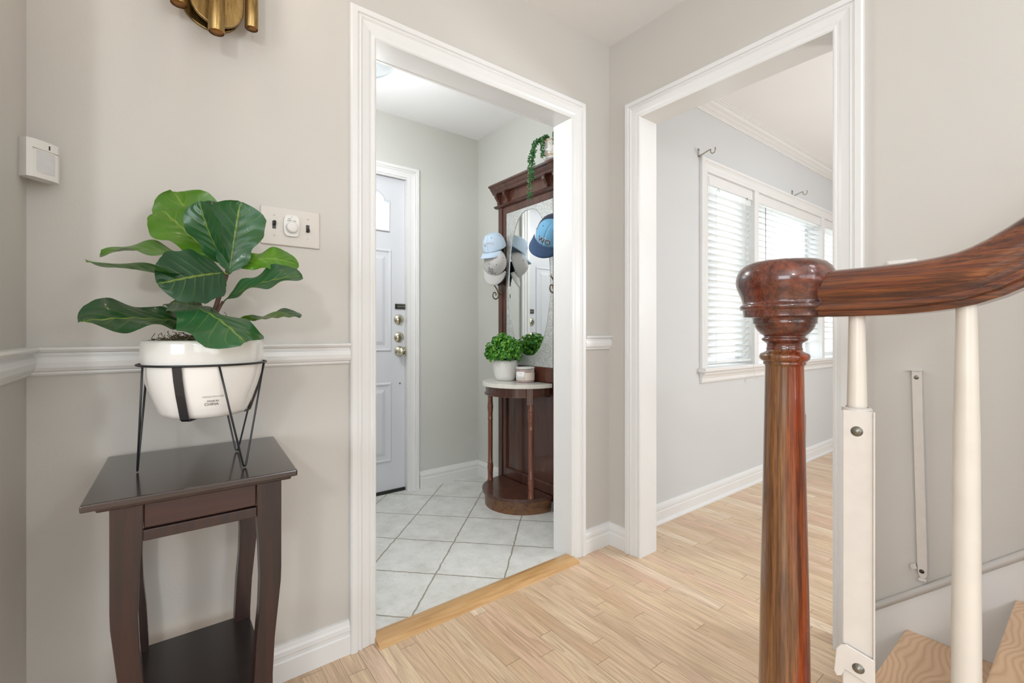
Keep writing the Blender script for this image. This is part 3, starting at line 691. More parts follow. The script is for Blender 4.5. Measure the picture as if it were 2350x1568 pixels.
fb = obj('foot_bracket', M().obox((WB-.008,.352,.352),(.008,0,0),(0,.006,-.003),(0,.002,.006)).obox((WB-.01,.332,.322),(.010,0,0),(0,.009,0),(0,0,.003)), PAINTM, t, .001)
obj('screw', M().lathe([(0,.004),(.003,.0035),(.006,0)], (WB-.014,.334,.345), 16, (-1,0,0)), DARKM, t)
# white box behind the handrail
t = thing('wall_control_box', 'small white box on the stair wall mostly hidden behind handrail', 'wall box', (WB, .378, 1.2))
obj('box_body', M().box((WB-.024,.344,1.135),(WB,.413,1.251)), PLAST, t, .003)
obj('cover', M().box((WB-.027,.349,1.14),(WB-.023,.408,1.246)), PLAST, t, .002)

# ------------------------------------------------------------------ side table
TZ = .735
tb = thing('side_table', 'small dark espresso wood side table with curved legs holding fig plant', 'table', (.083, 1.285, 0))
m = M().add([(-.107,1.087,TZ-.014),(.245,1.089,TZ-.014),(.269,1.483,TZ-.014),(-.094,1.481,TZ-.014),(-.107,1.087,TZ),(.245,1.089,TZ),(.269,1.483,TZ),(-.094,1.481,TZ)],
            [(0,3,2,1),(4,5,6,7),(0,1,5,4),(1,2,6,5),(2,3,7,6),(3,0,4,7)])
obj('tabletop', m, ESPR_T, tb, .003)
obj('top_moulding', M().box((-.087,1.101,TZ-.022),(.235,1.470,TZ-.0135)), ESPR, tb, .003)
def leg(xc, y0, sgn):
    # curved outline in x-z, sgn +1: right leg
    ou = [(0,.717),(0,.52),(-.001,.49),(-.006,.44),(-.013,.37),(-.017,.29),(-.017,.22),(-.012,.12),(-.002,.03),(.004,0)]
    inn = [(-.030,0),(-.038,.05),(-.047,.14),(-.054,.22),(-.053,.29),(-.049,.37),(-.043,.44),(-.041,.50),(-.043,.57),(-.047,.64),(-.048,.717)]
    pts = [(xc+sgn*a, b) for a, b in ou+inn][::1]
    pts = [(xc+sgn*a, b) for a, b in ou[::-1]]+[(xc+sgn*a, b) for a, b in inn[::-1]]
    return M().prism(pts, (0,y0,0), (1,0,0), (0,0,1), (0,.034,0))
for xc, sg in ((-.069,-1),(.2175,1)):
    for y0 in (1.115, 1.420): obj('leg', leg(xc, y0, sg), ESPR, tb, .0015)
obj('drawer_front', M().box((-.020,1.119,.664),(.169,1.131,.7125)), wood('espresso_drawer', [(30,11,9),(50,19,14),(62,25,18)], 'X', 1.2, .34, .2, .6, .9), tb, .002)
obj('apron_rail', M().box((-.021,1.117,.640),(.170,1.131,.661)), ESPR, tb, .0015)
obj('side_apron', M().box((-.062,1.149,.640),(-.046,1.420,.713)).box((.192,1.149,.640),(.208,1.420,.713)).box((-.021,1.43,.640),(.170,1.445,.713)), ESPR, tb)
obj('shelf', M().box((-.050,1.150,.252),(.200,1.445,.266)), wood('espresso_shelf', [(20,13,12),(28,17,14),(36,21,17)], 'X', 1.2, .3, .3, .6, .9), tb, .002)
obj('shelf_rail', M().box((-.030,1.128,.236),(.182,1.149,.264)), ESPR, tb, .002)

# plant stand
PC = Vector((.088, 1.270, 0)); RZ = .966; RR = .1235
ps = thing('plant_stand', 'black wire hairpin plant stand cradling the white pot on the table', 'plant stand', (PC.x, PC.y, TZ))
obj('ring', M().tube([(PC.x+RR*math.cos(a), PC.y+RR*math.sin(a), RZ) for a in [2*PI*i/64 for i in range(64)]], .0024, 8, closed=True), BLACKM, ps)
for ft in ((-.033,1.277),(.160,1.347),(.155,1.178)):
    f = Vector((ft[0], ft[1], TZ+.0035)); ang = math.atan2(f.y-PC.y, f.x-PC.x)
    a = [Vector((PC.x+RR*math.cos(ang+d_), PC.y+RR*math.sin(ang+d_), RZ)) for d_ in (-.50, .50)]
    tn = Vector((-math.sin(ang), math.cos(ang), 0))
    obj('leg', M().tube([a[0], a[0].lerp(f-tn*.004, .5), f-tn*.004+Vector((0,0,.004)), f-tn*.002, f+tn*.002, f+tn*.004+Vector((0,0,.004)), a[1].lerp(f+tn*.004, .5), a[1]], .0021, 8), BLACKM, ps)
PB = .852
m = M(); wv = []
for k, ang in enumerate((-2.05, -2.05+2*PI/3, -2.05+4*PI/3)):
    cdir = Vector((math.cos(ang), math.sin(ang), 0)); tn = Vector((-cdir.y, cdir.x, 0))*.0085
    P_ = [PC+cdir*(RR-.001)+Vector((0,0,RZ)), PC+cdir*.1165+Vector((0,0,.935)), PC+cdir*.1085+Vector((0,0,.905)), PC+cdir*.100+Vector((0,0,.88)), PC+cdir*.0905+Vector((0,0,.852)), PC+cdir*.084+Vector((0,0,.8475)), PC+Vector((0,0,.8475))]
    mm = M(); vs = []
    for p in P_: vs += [p-tn, p+tn]
    mm.add(vs, [(2*i,2*i+1,2*i+3,2*i+2) for i in range(len(P_)-1)])
    obj('cradle_strap', mm, BLACKM, ps, solid=.0018)

# fig plant
fg = thing('fiddle_leaf_fig', 'artificial fiddle leaf fig in glossy white pot on the wire stand', 'plant', (PC.x, PC.y, PB))
pot = [(0,PB-.002),(.074,PB-.002),(.080,PB),(.0865,PB+.010),(.096,PB+.033),(.106,PB+.062),(.1135,PB+.090),(.1165,PB+.112),(.118,PB+.135),(.1185,PB+.158),(.1175,PB+.164),(.114,PB+.167),(.110,PB+.164),(.109,PB+.14),(0,PB+.14)]
potm = obj('pot', M().lathe(pot, (PC.x,PC.y,0), 72), CERAM, fg)
# faint print on the pot
def potbend(txt, size, z, dx, mat, name='printed_text'):
    ang0 = -PI/2-.03
    def bend(p):
        h_ = z+p.y; r = .0868+max(0, min(.03, (h_-PB-.010)*.42))+.0006
        a = ang0+dx+p.x/r
        return Vector((PC.x+(r+p.z)*math.cos(a), PC.y+(r+p.z)*math.sin(a), h_))
    return text(name, txt, size, Matrix.Identity(4), mat, potm, .0002, bend=bend)
potbend('HANDLE WITH CARE', .0042, .899, .10, INKL); potbend('MADE IN', .0055, .889, .10, INK); potbend('CHINA', .0085, .882, .08, INK)
random.seed(4)
def moss(u, v):
    a = 2*PI*v; r = .1088*u; h_ = PB+.150+.024*(1-u*u)+noise.noise(Vector((u*6*math.cos(a), u*6*math.sin(a), 3)))*.010
    return Vector((PC.x+r*math.cos(a), PC.y+r*math.sin(a), h_))
ms_ = obj('moss', M().grid(moss, 10, 40), MOSS2, fg)
m = M()
for i in range(420):
    a = random.uniform(0, 2*PI); r = .108*math.sqrt(random.random()); p = Vector((PC.x+r*math.cos(a), PC.y+r*math.sin(a), PB+.154+.022*(1-(r/.109)**2)))
    pts = [p]; d_ = Vector((random.uniform(-1,1), random.uniform(-1,1), random.uniform(-.1,.7))).normalized()
    for k in range(4):
        d_ = (d_+Vector((random.uniform(-.9,.9), random.uniform(-.9,.9), random.uniform(-.8,.4)))).normalized(); pts.append(pts[-1]+d_*.007)
    if all((Vector((q_.x-PC.x, q_.y-PC.y)).length < .1085 and q_.z < PB+.192) for q_ in pts): m.tube(pts, .0009, 4, caps=False)
mf = obj('moss_fibre', m, MOSS, fg); mf['kind'] = 'stuff'
for p, q_ in (((508,742),(524,712)),): pass
obj('loose_fibre', M().tube([at(505,745,1.22), at(515,735,1.215), at(520,722,1.21), at(514,716,1.21)], .0009, 5), MOSS, fg)
obj('loose_fibre', M().tube([at(578,778,1.19), at(586,772,1.185), at(590,766,1.18)], .0009, 5), MOSS, fg)
base_ = Vector((PC.x+.008, PC.y+.0, PB+.15))
obj('stem', M().tube([base_, at(484,735,1.265), at(497,700,1.262), at(508,665,1.262), at(519,636,1.265), at(524,612,1.268), at(530,585,1.27), at(534,560,1.27)], [.006,.0058,.0052,.005,.0045,.0045,.0035,.002], 10), STEM, fg)
obj('stem', M().tube([base_+Vector((-.01,.01,0)), at(470,735,1.30), at(456,712,1.30), at(449,692,1.30)], [.005,.0045,.0042,.003], 10), STEM, fg)
obj('stem', M().tube([base_+Vector((.008,.0,0)), at(490,735,1.255), at(500,712,1.255), at(512,692,1.255)], [.005,.0045,.004,.003], 10), STEM, fg)
OUT = [(0,.03),(.04,.10),(.10,.36),(.18,.52),(.28,.60),(.38,.66),(.5,.82),(.62,.96),(.72,1.0),(.82,.96),(.90,.80),(.96,.55),(1.0,.10)]
OUTR = [(0,.03),(.04,.25),(.10,.55),(.2,.78),(.32,.92),(.45,1.0),(.6,1.0),(.72,.96),(.82,.86),(.90,.68),(.96,.42),(1.0,.08)]
def olerp(u, T_):
    for (a, b), (c, d_) in zip(T_, T_[1:]):
        if u <= c:
            t_ = (u-a)/(c-a); t_ = t_*t_*(3-2*t_)*.5+t_*.5; return b+(d_-b)*t_
    return T_[-1][1]
def leaf(B, T, Nn, w, fold=.25, droop=.02, seed=0, wav=.006, flip=False, curl=0, pet=True, rnd=False, side=0):
    a = (T-B); L_ = a.length; a.normalize(); Nn = Vector(Nn); s_ = Nn.cross(a).normalized(); n_ = a.cross(s_)
    if flip: s_ = -s_
    rs = random.Random(seed); ph = rs.uniform(0, 6); T_ = OUTR if rnd else OUT
    nsgn = n_
    def fn(u, v):
        vv = 2*v-1; ww = w/2*olerp(u, T_)*(1+.05*math.sin(u*19+ph+(1.3 if vv > 0 else 0)))
        p = B+a*(L_*u)+s_*(ww*vv)
        h_ = fold*abs(vv)*ww+droop*4*u*(1-u)-curl*u*u+wav*abs(vv)**1.5*math.sin(u*15+ph+(2 if vv > 0 else 0))*min(1, u*4)-side*ww*vv*abs(vv)/.05
        h_ -= .0012*math.cos((u*7-abs(vv)*2.0)*2*PI)*(1-abs(vv))*1.2
        return p+nsgn*h_
    m = M().grid(fn, 40, 20, uv=True)
    lf = obj('leaf', m, LEAF, fg, recalc=False)
    if pet:
        return lf
    return lf
leaf(at(505,604,1.29), at(372,482,1.35), (.25,-1,.15), .128, .20, .0, 1, .009, flip=True)
leaf(at(512,596,1.33), at(398,440,1.41), (.0,-1,.35), .135, .15, .0, 2, .010, flip=True)
leaf(at(524,612,1.262), at(458,462,1.225), (-.80,-.75,.1), .085, .30, .012, 3, .003)
leaf(at(524,615,1.285), at(484,461,1.30), (.45,-1,0), .085, .45, -.008, 4, .004)
leaf(at(526,630,1.25), at(552,463,1.24), (.1,-1,.05), .118, .22, -.004, 5, .004)
leaf(at(543,614,1.29), at(686,610,1.25), (.05,-.88,.55), .078, -.1, .030, 6, .007, flip=True)
leaf(at(515,690,1.25), at(694,634,1.18), (.0,-.55,.85), .105, .22, .014, 7, .006)
leaf(at(514,626,1.23), at(362,652,1.15), (.08,-.97,.28), .122, .06, .008, 8, .003, rnd=True)
leaf(at(500,616,1.30), at(230,582,1.33), (.05,-.36,.93), .105, .15, .022, 9, .008, flip=True)
leaf(at(500,648,1.26), at(198,600,1.10), (.05,.02,1), .085, .12, .0, 10, .005, flip=True)
leaf(at(475,752,1.25), at(186,738,1.13), (.02,-.50,.87), .125, .14, .014, 11, .008)
leaf(at(398,696,1.25), at(562,786,1.07), (.12,-.40,.9), .155, -.22, .020, 12, .006)
leaf(at(508,752,1.27), at(690,727,1.16), (.0,-.18,1), .095, .28, .006, 13, .006)
leaf(at(470,728,1.31), at(392,694,1.37), (0,-.6,.8), .075, .2, .01, 14, .005)
PET = plain('petiole_green', (140,150,60), .5)
for a_, b_ in (((516,690,1.255),(508,700,1.258)),((500,618,1.30),(515,632,1.27)),((500,648,1.26),(512,652,1.262)),((514,626,1.23),(522,630,1.264)),((543,614,1.29),(528,618,1.268)),((475,752,1.25),(486,738,1.262)),((508,752,1.27),(492,738,1.262)),((398,696,1.25),(450,706,1.29)),((470,728,1.31),(462,722,1.30))):
    obj('petiole', M().tube([at(*a_), at(*b_)], .0021, 6), PET, fg)

# ------------------------------------------------------------------ sconce, sensor, switches
sc_ = thing('wall_sconce', 'aged brass wall sconce of vertical tubes cut off at top edge', 'wall lamp', (.125, WA, 2.0))
def rrect(cx_, hw, z0, z1, n=14):
    return [(cx_-hw*math.cos(t), z0+hw-hw*math.sin(t)) for t in [PI*i/n for i in range(n+1)]]+[(cx_+hw*math.cos(t), z1-hw+hw*math.sin(t)) for t in [PI*i/n for i in range(n+1)]]
obj('wall_plate', M().prism(rrect(.118,.072,1.862,2.16), (0,WA-.008,0), (1,0,0), (0,0,1), (0,.008,0)), BRASS, sc_, .002)
m = M().prism(rrect(.128,.062,1.858,2.17), (0,WA-.052,0), (1,0,0), (0,0,1), (0,.012,0))
op = obj('oval_plate', m, BRASS, sc_, .003)
obj('plate_bracket', M().box((.10,WA-.042,1.96),(.15,WA-.006,2.04)), BRASS, sc_)
for x_, y_, z_, r_ in ((.122,WA-.098,1.812,.0185),(.207,WA-.062,1.874,.0165),(.044,WA-.062,1.872,.0185)):
    tbm = obj('brass_tube', M().lathe([(r_-.001,z_),(r_,z_+.002),(r_,z_+.34),(r_-.0015,z_+.34),(r_-.0015,z_+.30)], (x_,y_,0), 28), BRASS, sc_)
    obj('end_cap', M().lathe([(0,z_+.001),(r_-.001,z_+.001),(r_-.001,z_+.004)], (x_,y_,0), 28), BRASS_D, tbm)
    obj('tube_arm', M().box((min(x_,.128)-.003,y_+r_-.003,1.99),(max(x_,.128)+.003,WA-.048,2.0)), BRASS, tbm)
obj('cap_pin', M().lathe([(0,-.003),(.0025,-.002),(.003,0)], (.199,WA-.066,1.875), 8), BLACKP, sc_)

ms = thing('motion_sensor', 'white plastic motion sensor in the left wall corner', 'sensor', (-.21,1.46,1.415))
d1 = Vector((1,1,0)).normalized(); fnn = Vector((1,-1,0)).normalized()
pc = Vector((-.201,1.447,1.416))
m = M(); prof_ = []
for i in range(9):
    t_ = -1+2*i/8; prof_.append((t_*.0325, .006+.004*(1-t_*t_)-(.004 if abs(t_) == 1 else 0)))
prof_ += [(.0325,-.020),(-.0325,-.020)]
m.prism(prof_, pc-Vector((0,0,.0415)), d1, fnn, (0,0,.083))
bd = obj('sensor_body', m, PLAST, ms, .005, seg=3)
m = M(); vs = []
for i in range(9):
    t_ = -1+2*i/8
    for z in (-.029,.019): vs.append(pc+d1*(t_*.024)+fnn*(.0072+.0036*(1-t_*t_))+Vector((0,0,z)))
m.add(vs, [(2*i,2*i+1,2*i+3,2*i+2) for i in range(8)], True)
obj('sensor_lens', m, LENS, ms, recalc=False)
obj('seam_line', M().obox(pc+fnn*.0092+Vector((0,0,.0215)), d1*.026, fnn*.0010, (0,0,.0004)), INKL, ms)
obj('indicator_window', M().obox(pc+d1*.006+fnn*.0100+Vector((0,0,.030)), d1*.0013, fnn*.0006, (0,0,.0045)), BLACKP, ms)

sw = thing('switch_plate', 'painted three gang switch plate with two black toggles and white dial', 'light switch', (.32, WA, 1.352))
obj('cover_plate', M().box((.238,WA-.007,1.295),(.402,WA,1.408)), IVORY, sw, .003)
for x_, up_ in ((.2735,1),(.3665,-1)):
    sl_ = obj('toggle_slot', M().box((x_-.0048,WA-.0085,1.342),(x_+.0048,WA-.006,1.365)), BLACKP, sw, .0008)
    obj('toggle', M().obox((x_,WA-.012,1.3535+up_*.004), (.0036,0,0), (0,.007,-up_*.003), (0,.002,.0045)), BLACKP, sl_, .001)
    for z in (1.324,1.383): obj('screw', M().lathe([(0,.001),(.003,.0008),(.0034,0)], (x_,WA-.007,z), 12, (0,-1,0)), IVORY, sw)
dz = 1.355; dxc = .3195
poly = [(.0215*math.copysign(abs(math.cos(a))**.45, math.cos(a)), .0315*math.copysign(abs(math.sin(a))**.6, math.sin(a))) for a in [2*PI*i/48 for i in range(48)]]
dl = obj('dial_plate', M().prism(poly, (dxc,WA-.016,dz), (1,0,0), (0,0,1), (0,.010,0)), PLAST, sw, .002)
obj('dial_knob', M().lathe([(0,.014),(.013,.014),(.0155,.012),(.0165,.006),(.0168,0)], (dxc,WA-.016,dz-.006), 40, (0,-1,0)), PLAST, dl)
mt = basis((dxc,WA-.0162,dz+.014), (1,0,0), (0,0,1), (0,-1,0))
text('dial_marks', 'OFF  ON', .0062, mt, BLACKP, dl, .0002)
obj('scale_mark', M().box((dxc-.010,WA-.0166,dz+.0195),(dxc-.002,WA-.0155,dz+.0208)).box((dxc-.0012,WA-.0166,dz+.025),(dxc+.0012,WA-.0155,dz+.0265)), INK, dl)

# ------------------------------------------------------------------ foyer ceiling lamp
t = thing('foyer_ceiling_light', 'shallow clear glass dish light on the foyer ceiling', 'ceiling light', (.80, 2.25, H))
obj('canopy', M().lathe([(0,H-.03),(.06,H-.03),(.065,H-.02),(.065,H)], (.80,2.25,0), 32), TRIM, t)
obj('glass_dish', M().lathe([(.155,H-.060),(.152,H-.072),(.120,H-.092),(.06,H-.104),(0,H-.107)], (.80,2.25,0), 40), GLASSD, t, solid=.003)
obj('dish_rod', M().tube([(.80,2.25,H-.03),(.80,2.25,H-.115)], .006, 10), CHROME, t)

# ------------------------------------------------------------------ hall tree
FX = 1.805; Y0, Y1 = 1.90, 2.495
ht = thing('hall_tree', 'dark wood hall tree with mirror, marble half round shelf and columns', 'hall tree', (1.83, 2.2, 0))
for ya, yb in ((Y1-.04,Y1),(Y0,Y0+.04)): obj('stile', M().box((FX,ya,0),(1.858,yb,1.86)), TREEW, ht, .003)
for ya, yb in ((Y1-.075,Y1-.038),(Y0+.038,Y0+.070)): obj('inner_stile', M().box((FX+.008,ya,0),(1.856,yb,1.86)), TREEW, ht, .004)
obj('back_panel', M().box((FX+.022,Y0+.02,.05),(1.852,Y1-.04,.80)), TREEW, ht)
for za, zb in ((.74,.832),(.09,.155),(1.815,1.862)): obj('cross_rail', M().box((FX+.006,Y0+.06,za),(1.85,Y1-.07,zb)), TREEW, ht, .006)
obj('mirror_backing', M().box((FX+.016,Y0+.06,.82),(1.855,Y1-.06,1.83)), BLACKP, ht)
my0, my1, mz0, mz1 = Y0+.066, Y1-.074, .830, 1.818; mc = ((my0+my1)/2, 1.345); ea, eb = .200, .452
el = [(mc[0]+ea*math.copysign(abs(math.cos(a))**.8, math.cos(a)), mc[1]+eb*math.sin(a)) for a in [2*PI*i/72 for i in range(72)]]
obj('mirror', M().prism(el, (FX+.013,0,0), (0,1,0), (0,0,1), (.002,0,0)), MIRROR, ht)
m = M(); X_ = FX+.012
cang = math.atan2((mz1-mz0)/2, (my1-my0)/2); vs = []
angs = sorted([2*PI*i/72 for i in range(72)]+[cang, PI-cang, PI+cang, 2*PI-cang])
for a in angs:
    c_, s_ = math.cos(a), math.sin(a); k = 1/max(abs(c_)/((my1-my0)/2), abs(s_)/((mz1-mz0)/2))
    vs += [(X_, mc[0]+ea*math.copysign(abs(c_)**.8, c_), mc[1]+eb*s_), (X_, (my0+my1)/2+c_*k, (mz0+mz1)/2+s_*k)]
nn = len(vs)
m.add(vs, [(2*i,2*i+1,(2*i+3) % nn,(2*i+2) % nn) for i in range(nn//2)])
obj('etched_border', m, ETCH, ht)
obj('mirror_bevel', M().tube([(FX+.0115, a, b) for a, b in el], .0022, 6, closed=True), plain('bevel_glass', (200,206,204), .15, Metallic=.6), ht)
# cornice
obj('frieze', M().box((FX+.005,Y0-.002,1.86),(1.858,Y1+.002,1.975)), TREEW, ht)
obj('ledge', M().sweep_line([(0,1.862),(.010,1.862),(.022,1.868),(.026,1.872),(.022,1.877),(0,1.879)], (FX+.005,Y1+.024,0), (FX+.005,Y0-.024,0), (-1,0,0)).box((FX+.004,Y0-.024,1.862),(1.858,Y1+.024,1.878)), TREEW, ht)
CP = [(0,1.952),(.026,1.952),(.032,1.958),(.036,1.966),(.046,1.976),(.052,1.984),(.052,1.988),(.066,1.996),(.068,2.003),(.064,2.008),(0,2.008)]
obj('cornice', M().sweep_line(CP, (FX+.005,Y1+.03,0), (FX+.005,Y0-.03,0), (-1,0,0)).box((FX+.004,Y0-.03,1.955),(1.858,Y1+.03,2.008)), TREEW, ht, .001)
cr = [(0,0)]+[(.08+.44*i/20, .052*math.sin(PI*i/20)**.6) for i in range(21)]+[(.60,0)]
cr = [(0.06,0)]+[(.06+.475*i/24, .022*(1 if 0<i<24 else 0)+.03*math.sin(PI*i/24)) for i in range(25)]+[(.535,0)]
obj('crest_board', M().prism([(a, b) for a, b in cr], (1.835,Y0,2.007), (0,1,0), (0,0,1), (.018,0,0)), TREEW, ht, .002)
for yc in (Y1-.016, Y1-.105, Y0+.105, Y0+.016):
    c_ = [(0,1.879),(.016,1.879),(.020,1.890),(.020,1.902),(.030,1.914),(.040,1.926),(.044,1.938),(.040,1.950),(.036,1.954),(0,1.954)]
    m = M(); n = len(c_)
    for dy, ex in ((-.012,0),(-.004,.0015),(.004,0)):
        pr_ = [(a+(ex if 0 < i < n-1 else 0), b) for i, (a, b) in enumerate(c_)]
        vs = [Vector((FX+.006-a, yc+dy, b)) for a, b in pr_]+[Vector((FX+.006-a, yc+dy+.008, b)) for a, b in pr_]
        fs = [(i, (i+1) % n, n+(i+1) % n, n+i) for i in range(n)]+[tuple(range(n)), tuple(range(2*n-1, n-1, -1))]
        m.add(vs, fs)
    obj('corbel', m, TREEW, ht, .002)
# half round shelf and base
def half(cx_, cy_, rx, ry, z0, z1, n=40):
    pts = [(cx_-rx*math.sin(t), cy_+ry*math.cos(t)) for t in [PI*i/n for i in range(n+1)]]
    return M().prism(pts, (0,0,z0), (1,0,0), (0,1,0), (0,0,z1-z0))
HCY = 2.212
obj('marble_shelf', half(FX, HCY, .272, .248, .718, .741), MARBLE, ht, .003)
obj('shelf_apron', half(FX, HCY, .250, .228, .668, .719), TREEW, ht, .002)
obj('apron_lip', half(FX, HCY, .258, .236, .664, .672), TREEW, ht, .002)
obj('apron_block', M().obox((1.680,2.012,.672),(.012,.012,0),(.012,-.012,0),(0,0,.046)), TREEW, ht)
obj('apron_block', M().obox((1.690,2.425,.685),(.012,.012,0),(.012,-.012,0),(0,0,.032)), TREEW, ht)
obj('base_plinth', half(FX, HCY, .255, .232, 0, .078), wood('worn_base_wood', [(60,32,22),(92,56,34),(122,84,50),(86,50,32)], 'X', 1.4, .4, .3, .8, 1), ht, .003)
obj('base_top', half(FX, HCY, .272, .248, .076, .094), TREEW, ht, .006)
CPR = [(.0185,.094),(.0185,.100),(.0165,.104),(.0165,.148),(.0185,.152),(.0165,.157),(.0178,.165),(.0192,.178),(.0178,.191),(.0160,.198),(.0188,.203),(.0150,.208),(.0150,.30),(.0152,.44),(.0150,.478),(.0178,.482),(.0150,.486),(.0150,.528),(.0178,.533),(.0158,.537),(.0172,.545),(.0186,.560),(.0172,.576),(.0155,.586),(.0180,.590),(.0150,.594),(.0150,.655),(.0180,.660),(.0180,.668)]
for a, b in ((1.686,2.012),(1.692,2.425)): obj('column', M().lathe(CPR, (a,b,0), 28), TREEC, ht)
# coat hooks
def hook(y_, z_):
    bp = obj('coat_hook', M().lathe([(0,.006),(.010,.005),(.014,.0)], (FX,y_,z_), 16, (-1,0,0)), HOOKM, ht)
    k = 1.0
    pts = [(0.052,.052),(.040,.040),(.026,.022),(.016,.004),(.012,-.014),(.016,-.030),(.026,-.040),(.038,-.043),(.050,-.038),(.058,-.026),(.058,-.012),(.052,-.002),(.042,.001),(.034,-.004),(.032,-.013),(.036,-.019)]
    obj('hook_scroll', M().tube([(FX-.0-a, y_, z_+b) for a, b in pts], .0042, 8), HOOKM, ht)
    obj('hook_shank', M().tube([(FX-.002,y_,z_-.002),(FX-.014,y_,z_-.004)], .005, 8), HOOKM, ht)
    obj('hook_knob', M().lathe([(0,.016),(.006,.015),(.0095,.009),(.010,.003),(.006,-.002),(0,-.003)], (FX-.052,y_,z_+.052), 16, (-.7,0,.7)), CERAM, ht)
hook(Y1-.020, 1.300); hook(Y0+.022, 1.305)
hook(Y1-.020, 1.560); hook(Y0+.022, 1.560)

# ------------------------------------------------------------------ caps
def cap(label, c, up, fw_, cols, R=.085, Hh=.105, logo=(), bl=.075, group='baseball caps hung on the hall tree', slump=0):
    up = Vector(up).normalized(); fw_ = Vector(fw_); fw_ = (fw_-up*fw_.dot(up)).normalized(); sd_ = up.cross(fw_)
    c = Vector(c); t = thing('baseball_cap', label, 'cap', c, group)
    P3 = lambda a, b, h_: c+fw_*a+sd_*b+up*h_
    crown_c, front_c, brim_c = cols
    def surf(a, e, off=0):
        r = R*max(0, math.cos(e))**.55+off; h_ = Hh*math.sin(e)**1.05*(1+.16*math.cos(a)*math.cos(e))
        seam = 1-.014*abs(math.cos(3*a))**16; dent = 1-slump*math.exp(-((math.degrees(a)-330 if a > PI else math.degrees(a)+30)/26)**2)*math.sin(2*e)
        return P3((r*1.10*math.cos(a)*seam-.012*math.sin(e))*dent, r*.95*math.sin(a)*seam*dent, (h_+.004)*dent+off*math.sin(e))
    m = M(); nu, nv = 14, 60
    m.grid(lambda u, v: surf(2*PI*v, u*PI/2), nu, nv)
    for i in range(nu):
        for j in range(nv):
            a = (j+.5)/nv*360; m.mi[i*nv+j] = 1 if (a < 60 or a > 300) else 0
    obj('crown', m, [crown_c, front_c], t, recalc=False, solid=.0025)
    def brim(u, v):
        a = (v-.5)*2; x0 = R*1.10*math.sqrt(max(0, 1-(a*.86)**2)); b = a*R*.95*.97
        ext = bl*math.sqrt(max(0, 1-abs(a)**2.6))
        return P3(x0+ext*u-.004, b*(1+.06*u), .004-.022*abs(a)**2*(.3+.7*u)-.012*u*u)
    obj('brim', M().grid(brim, 6, 20), brim_c, t, solid=.004)
    obj('top_button', M().lathe([(0,.004),(.004,.003),(.006,0)], P3(-.012,0,Hh+.004), 12, up), crown_c, t)
    for (s_, size, dx_, h0, mat, bold, ex, arc) in logo:
        def bend(p):
            tgt = h0+p.y-arc*(p.x**2); a = (dx_+p.x)/R/1.02; lo, hi = 0, PI/2
            for _ in range(22):
                e = (lo+hi)/2
                if Hh*math.sin(e)**1.05*(1+.16*math.cos(a)*math.cos(e)) < tgt: lo = e
                else: hi = e
            return surf(a % (2*PI), lo, .0022+ex)
        text('embroidery', s_, size, Matrix.Identity(4), mat, t, .0002, bend=bend, bold=bold)
    for a in (30, -30, 92, -92):
        a = math.radians(a); n_ = (surf(a % (2*PI), .95, .02)-surf(a % (2*PI), .95)).normalized()
        obj('eyelet', M().lathe([(0,.0012),(.0022,.001),(.003,0)], surf(a % (2*PI), .95, .0018), 8, n_), C_BK, t)
    return t
cap('pale blue cap with white lettering, uppermost on the left hook', at(1136,572,2.44), (-.43,-.17,.80), (-.80,-.30,-.50), (C_LB,C_LB,C_LB), .076, .098, [('NANTUCKET',.0165,.006,.060,C_WH,.0007,.0006,5.0),('&',.022,.004,.036,C_WH,.0014,.0,0),('o',.014,-.016,.046,C_BK,.0004,.0008,0)], .062)
cap('pale grey cap with dark outlined monogram below the pale blue cap', at(1137,606,2.44), (-.62,-.66,.30), (-.14,.06,-1), (C_GR,C_GR,C_GR), .076, .090, [('RL',.056,-.012,.034,C_BK,.0030,.0,0),('RL',.056,-.012,.034,C_WH,.0004,.0012,0)], .070, slump=.16)
cap('navy and sky blue cap lettered WO on the right hook', at(1266,540,1.93), (-.44,-.62,.46), (-.44,.30,-.90), (C_NV,C_BL,C_NB), .092, .112, [('WO',.046,.002,.032,C_WH,.0028,.0,0),('WO',.046,.002,.032,C_NV,.0000,.0012,0)], .080)
cap('dark cap behind the pale caps, seen mostly in the mirror', (1.782,2.452,1.452), (-1,.10,.10), (.04,0,-1), (C_DK,C_DK,C_DK), .052, .030, (), .055)

# ------------------------------------------------------------------ things on the marble shelf
def leafcloud(m, pts, size, rs, seg=5):
    for p, nrm in pts:
        nrm = nrm.normalized(); u_ = nrm.orthogonal().normalized(); u_.rotate(Matrix.Rotation(rs.uniform(0, 6.28), 3, nrm)); v_ = nrm.cross(u_)
        s_ = size*rs.uniform(.7, 1.25)
        b = len(m.v); vs = [p]+[p+(u_*math.cos(2*PI*k/7)*1.0+v_*math.sin(2*PI*k/7)*.8)*s_+nrm*s_*.35 for k in range(7)]
        m.add(vs, [(0, 1+k, 1+(k+1) % 7) for k in range(7)], True)
rs = random.Random(8)
bp_ = thing('boxwood_plant', 'bushy green artificial boxwood in matte white pot on the marble shelf', 'plant', (1.712,2.290,.741))
obj('pot', M().lathe([(0,.741),(.048,.741),(.056,.745),(.066,.765),(.074,.795),(.0775,.825),(.076,.853),(.072,.868),(.069,.868),(.072,.845),(0,.845)], (1.712,2.290,0), 40), CERAM_M, bp_)
m = M()
for i in range(26):
    a = rs.uniform(0, 6.28); e = rs.uniform(.0, 1.4); d_ = Vector((math.cos(a)*math.cos(e), math.sin(a)*math.cos(e), math.sin(e)))
    p = Vector((1.712,2.290,.86)); q_ = p+Vector((d_.x*.08, d_.y*.10, d_.z*.13)); m.tube([p, (p+q_)/2+Vector((0,0,.01)), q_], .0012, 4)
obj('twig', m, plain('twig_green', (60,96,40), .6), bp_)
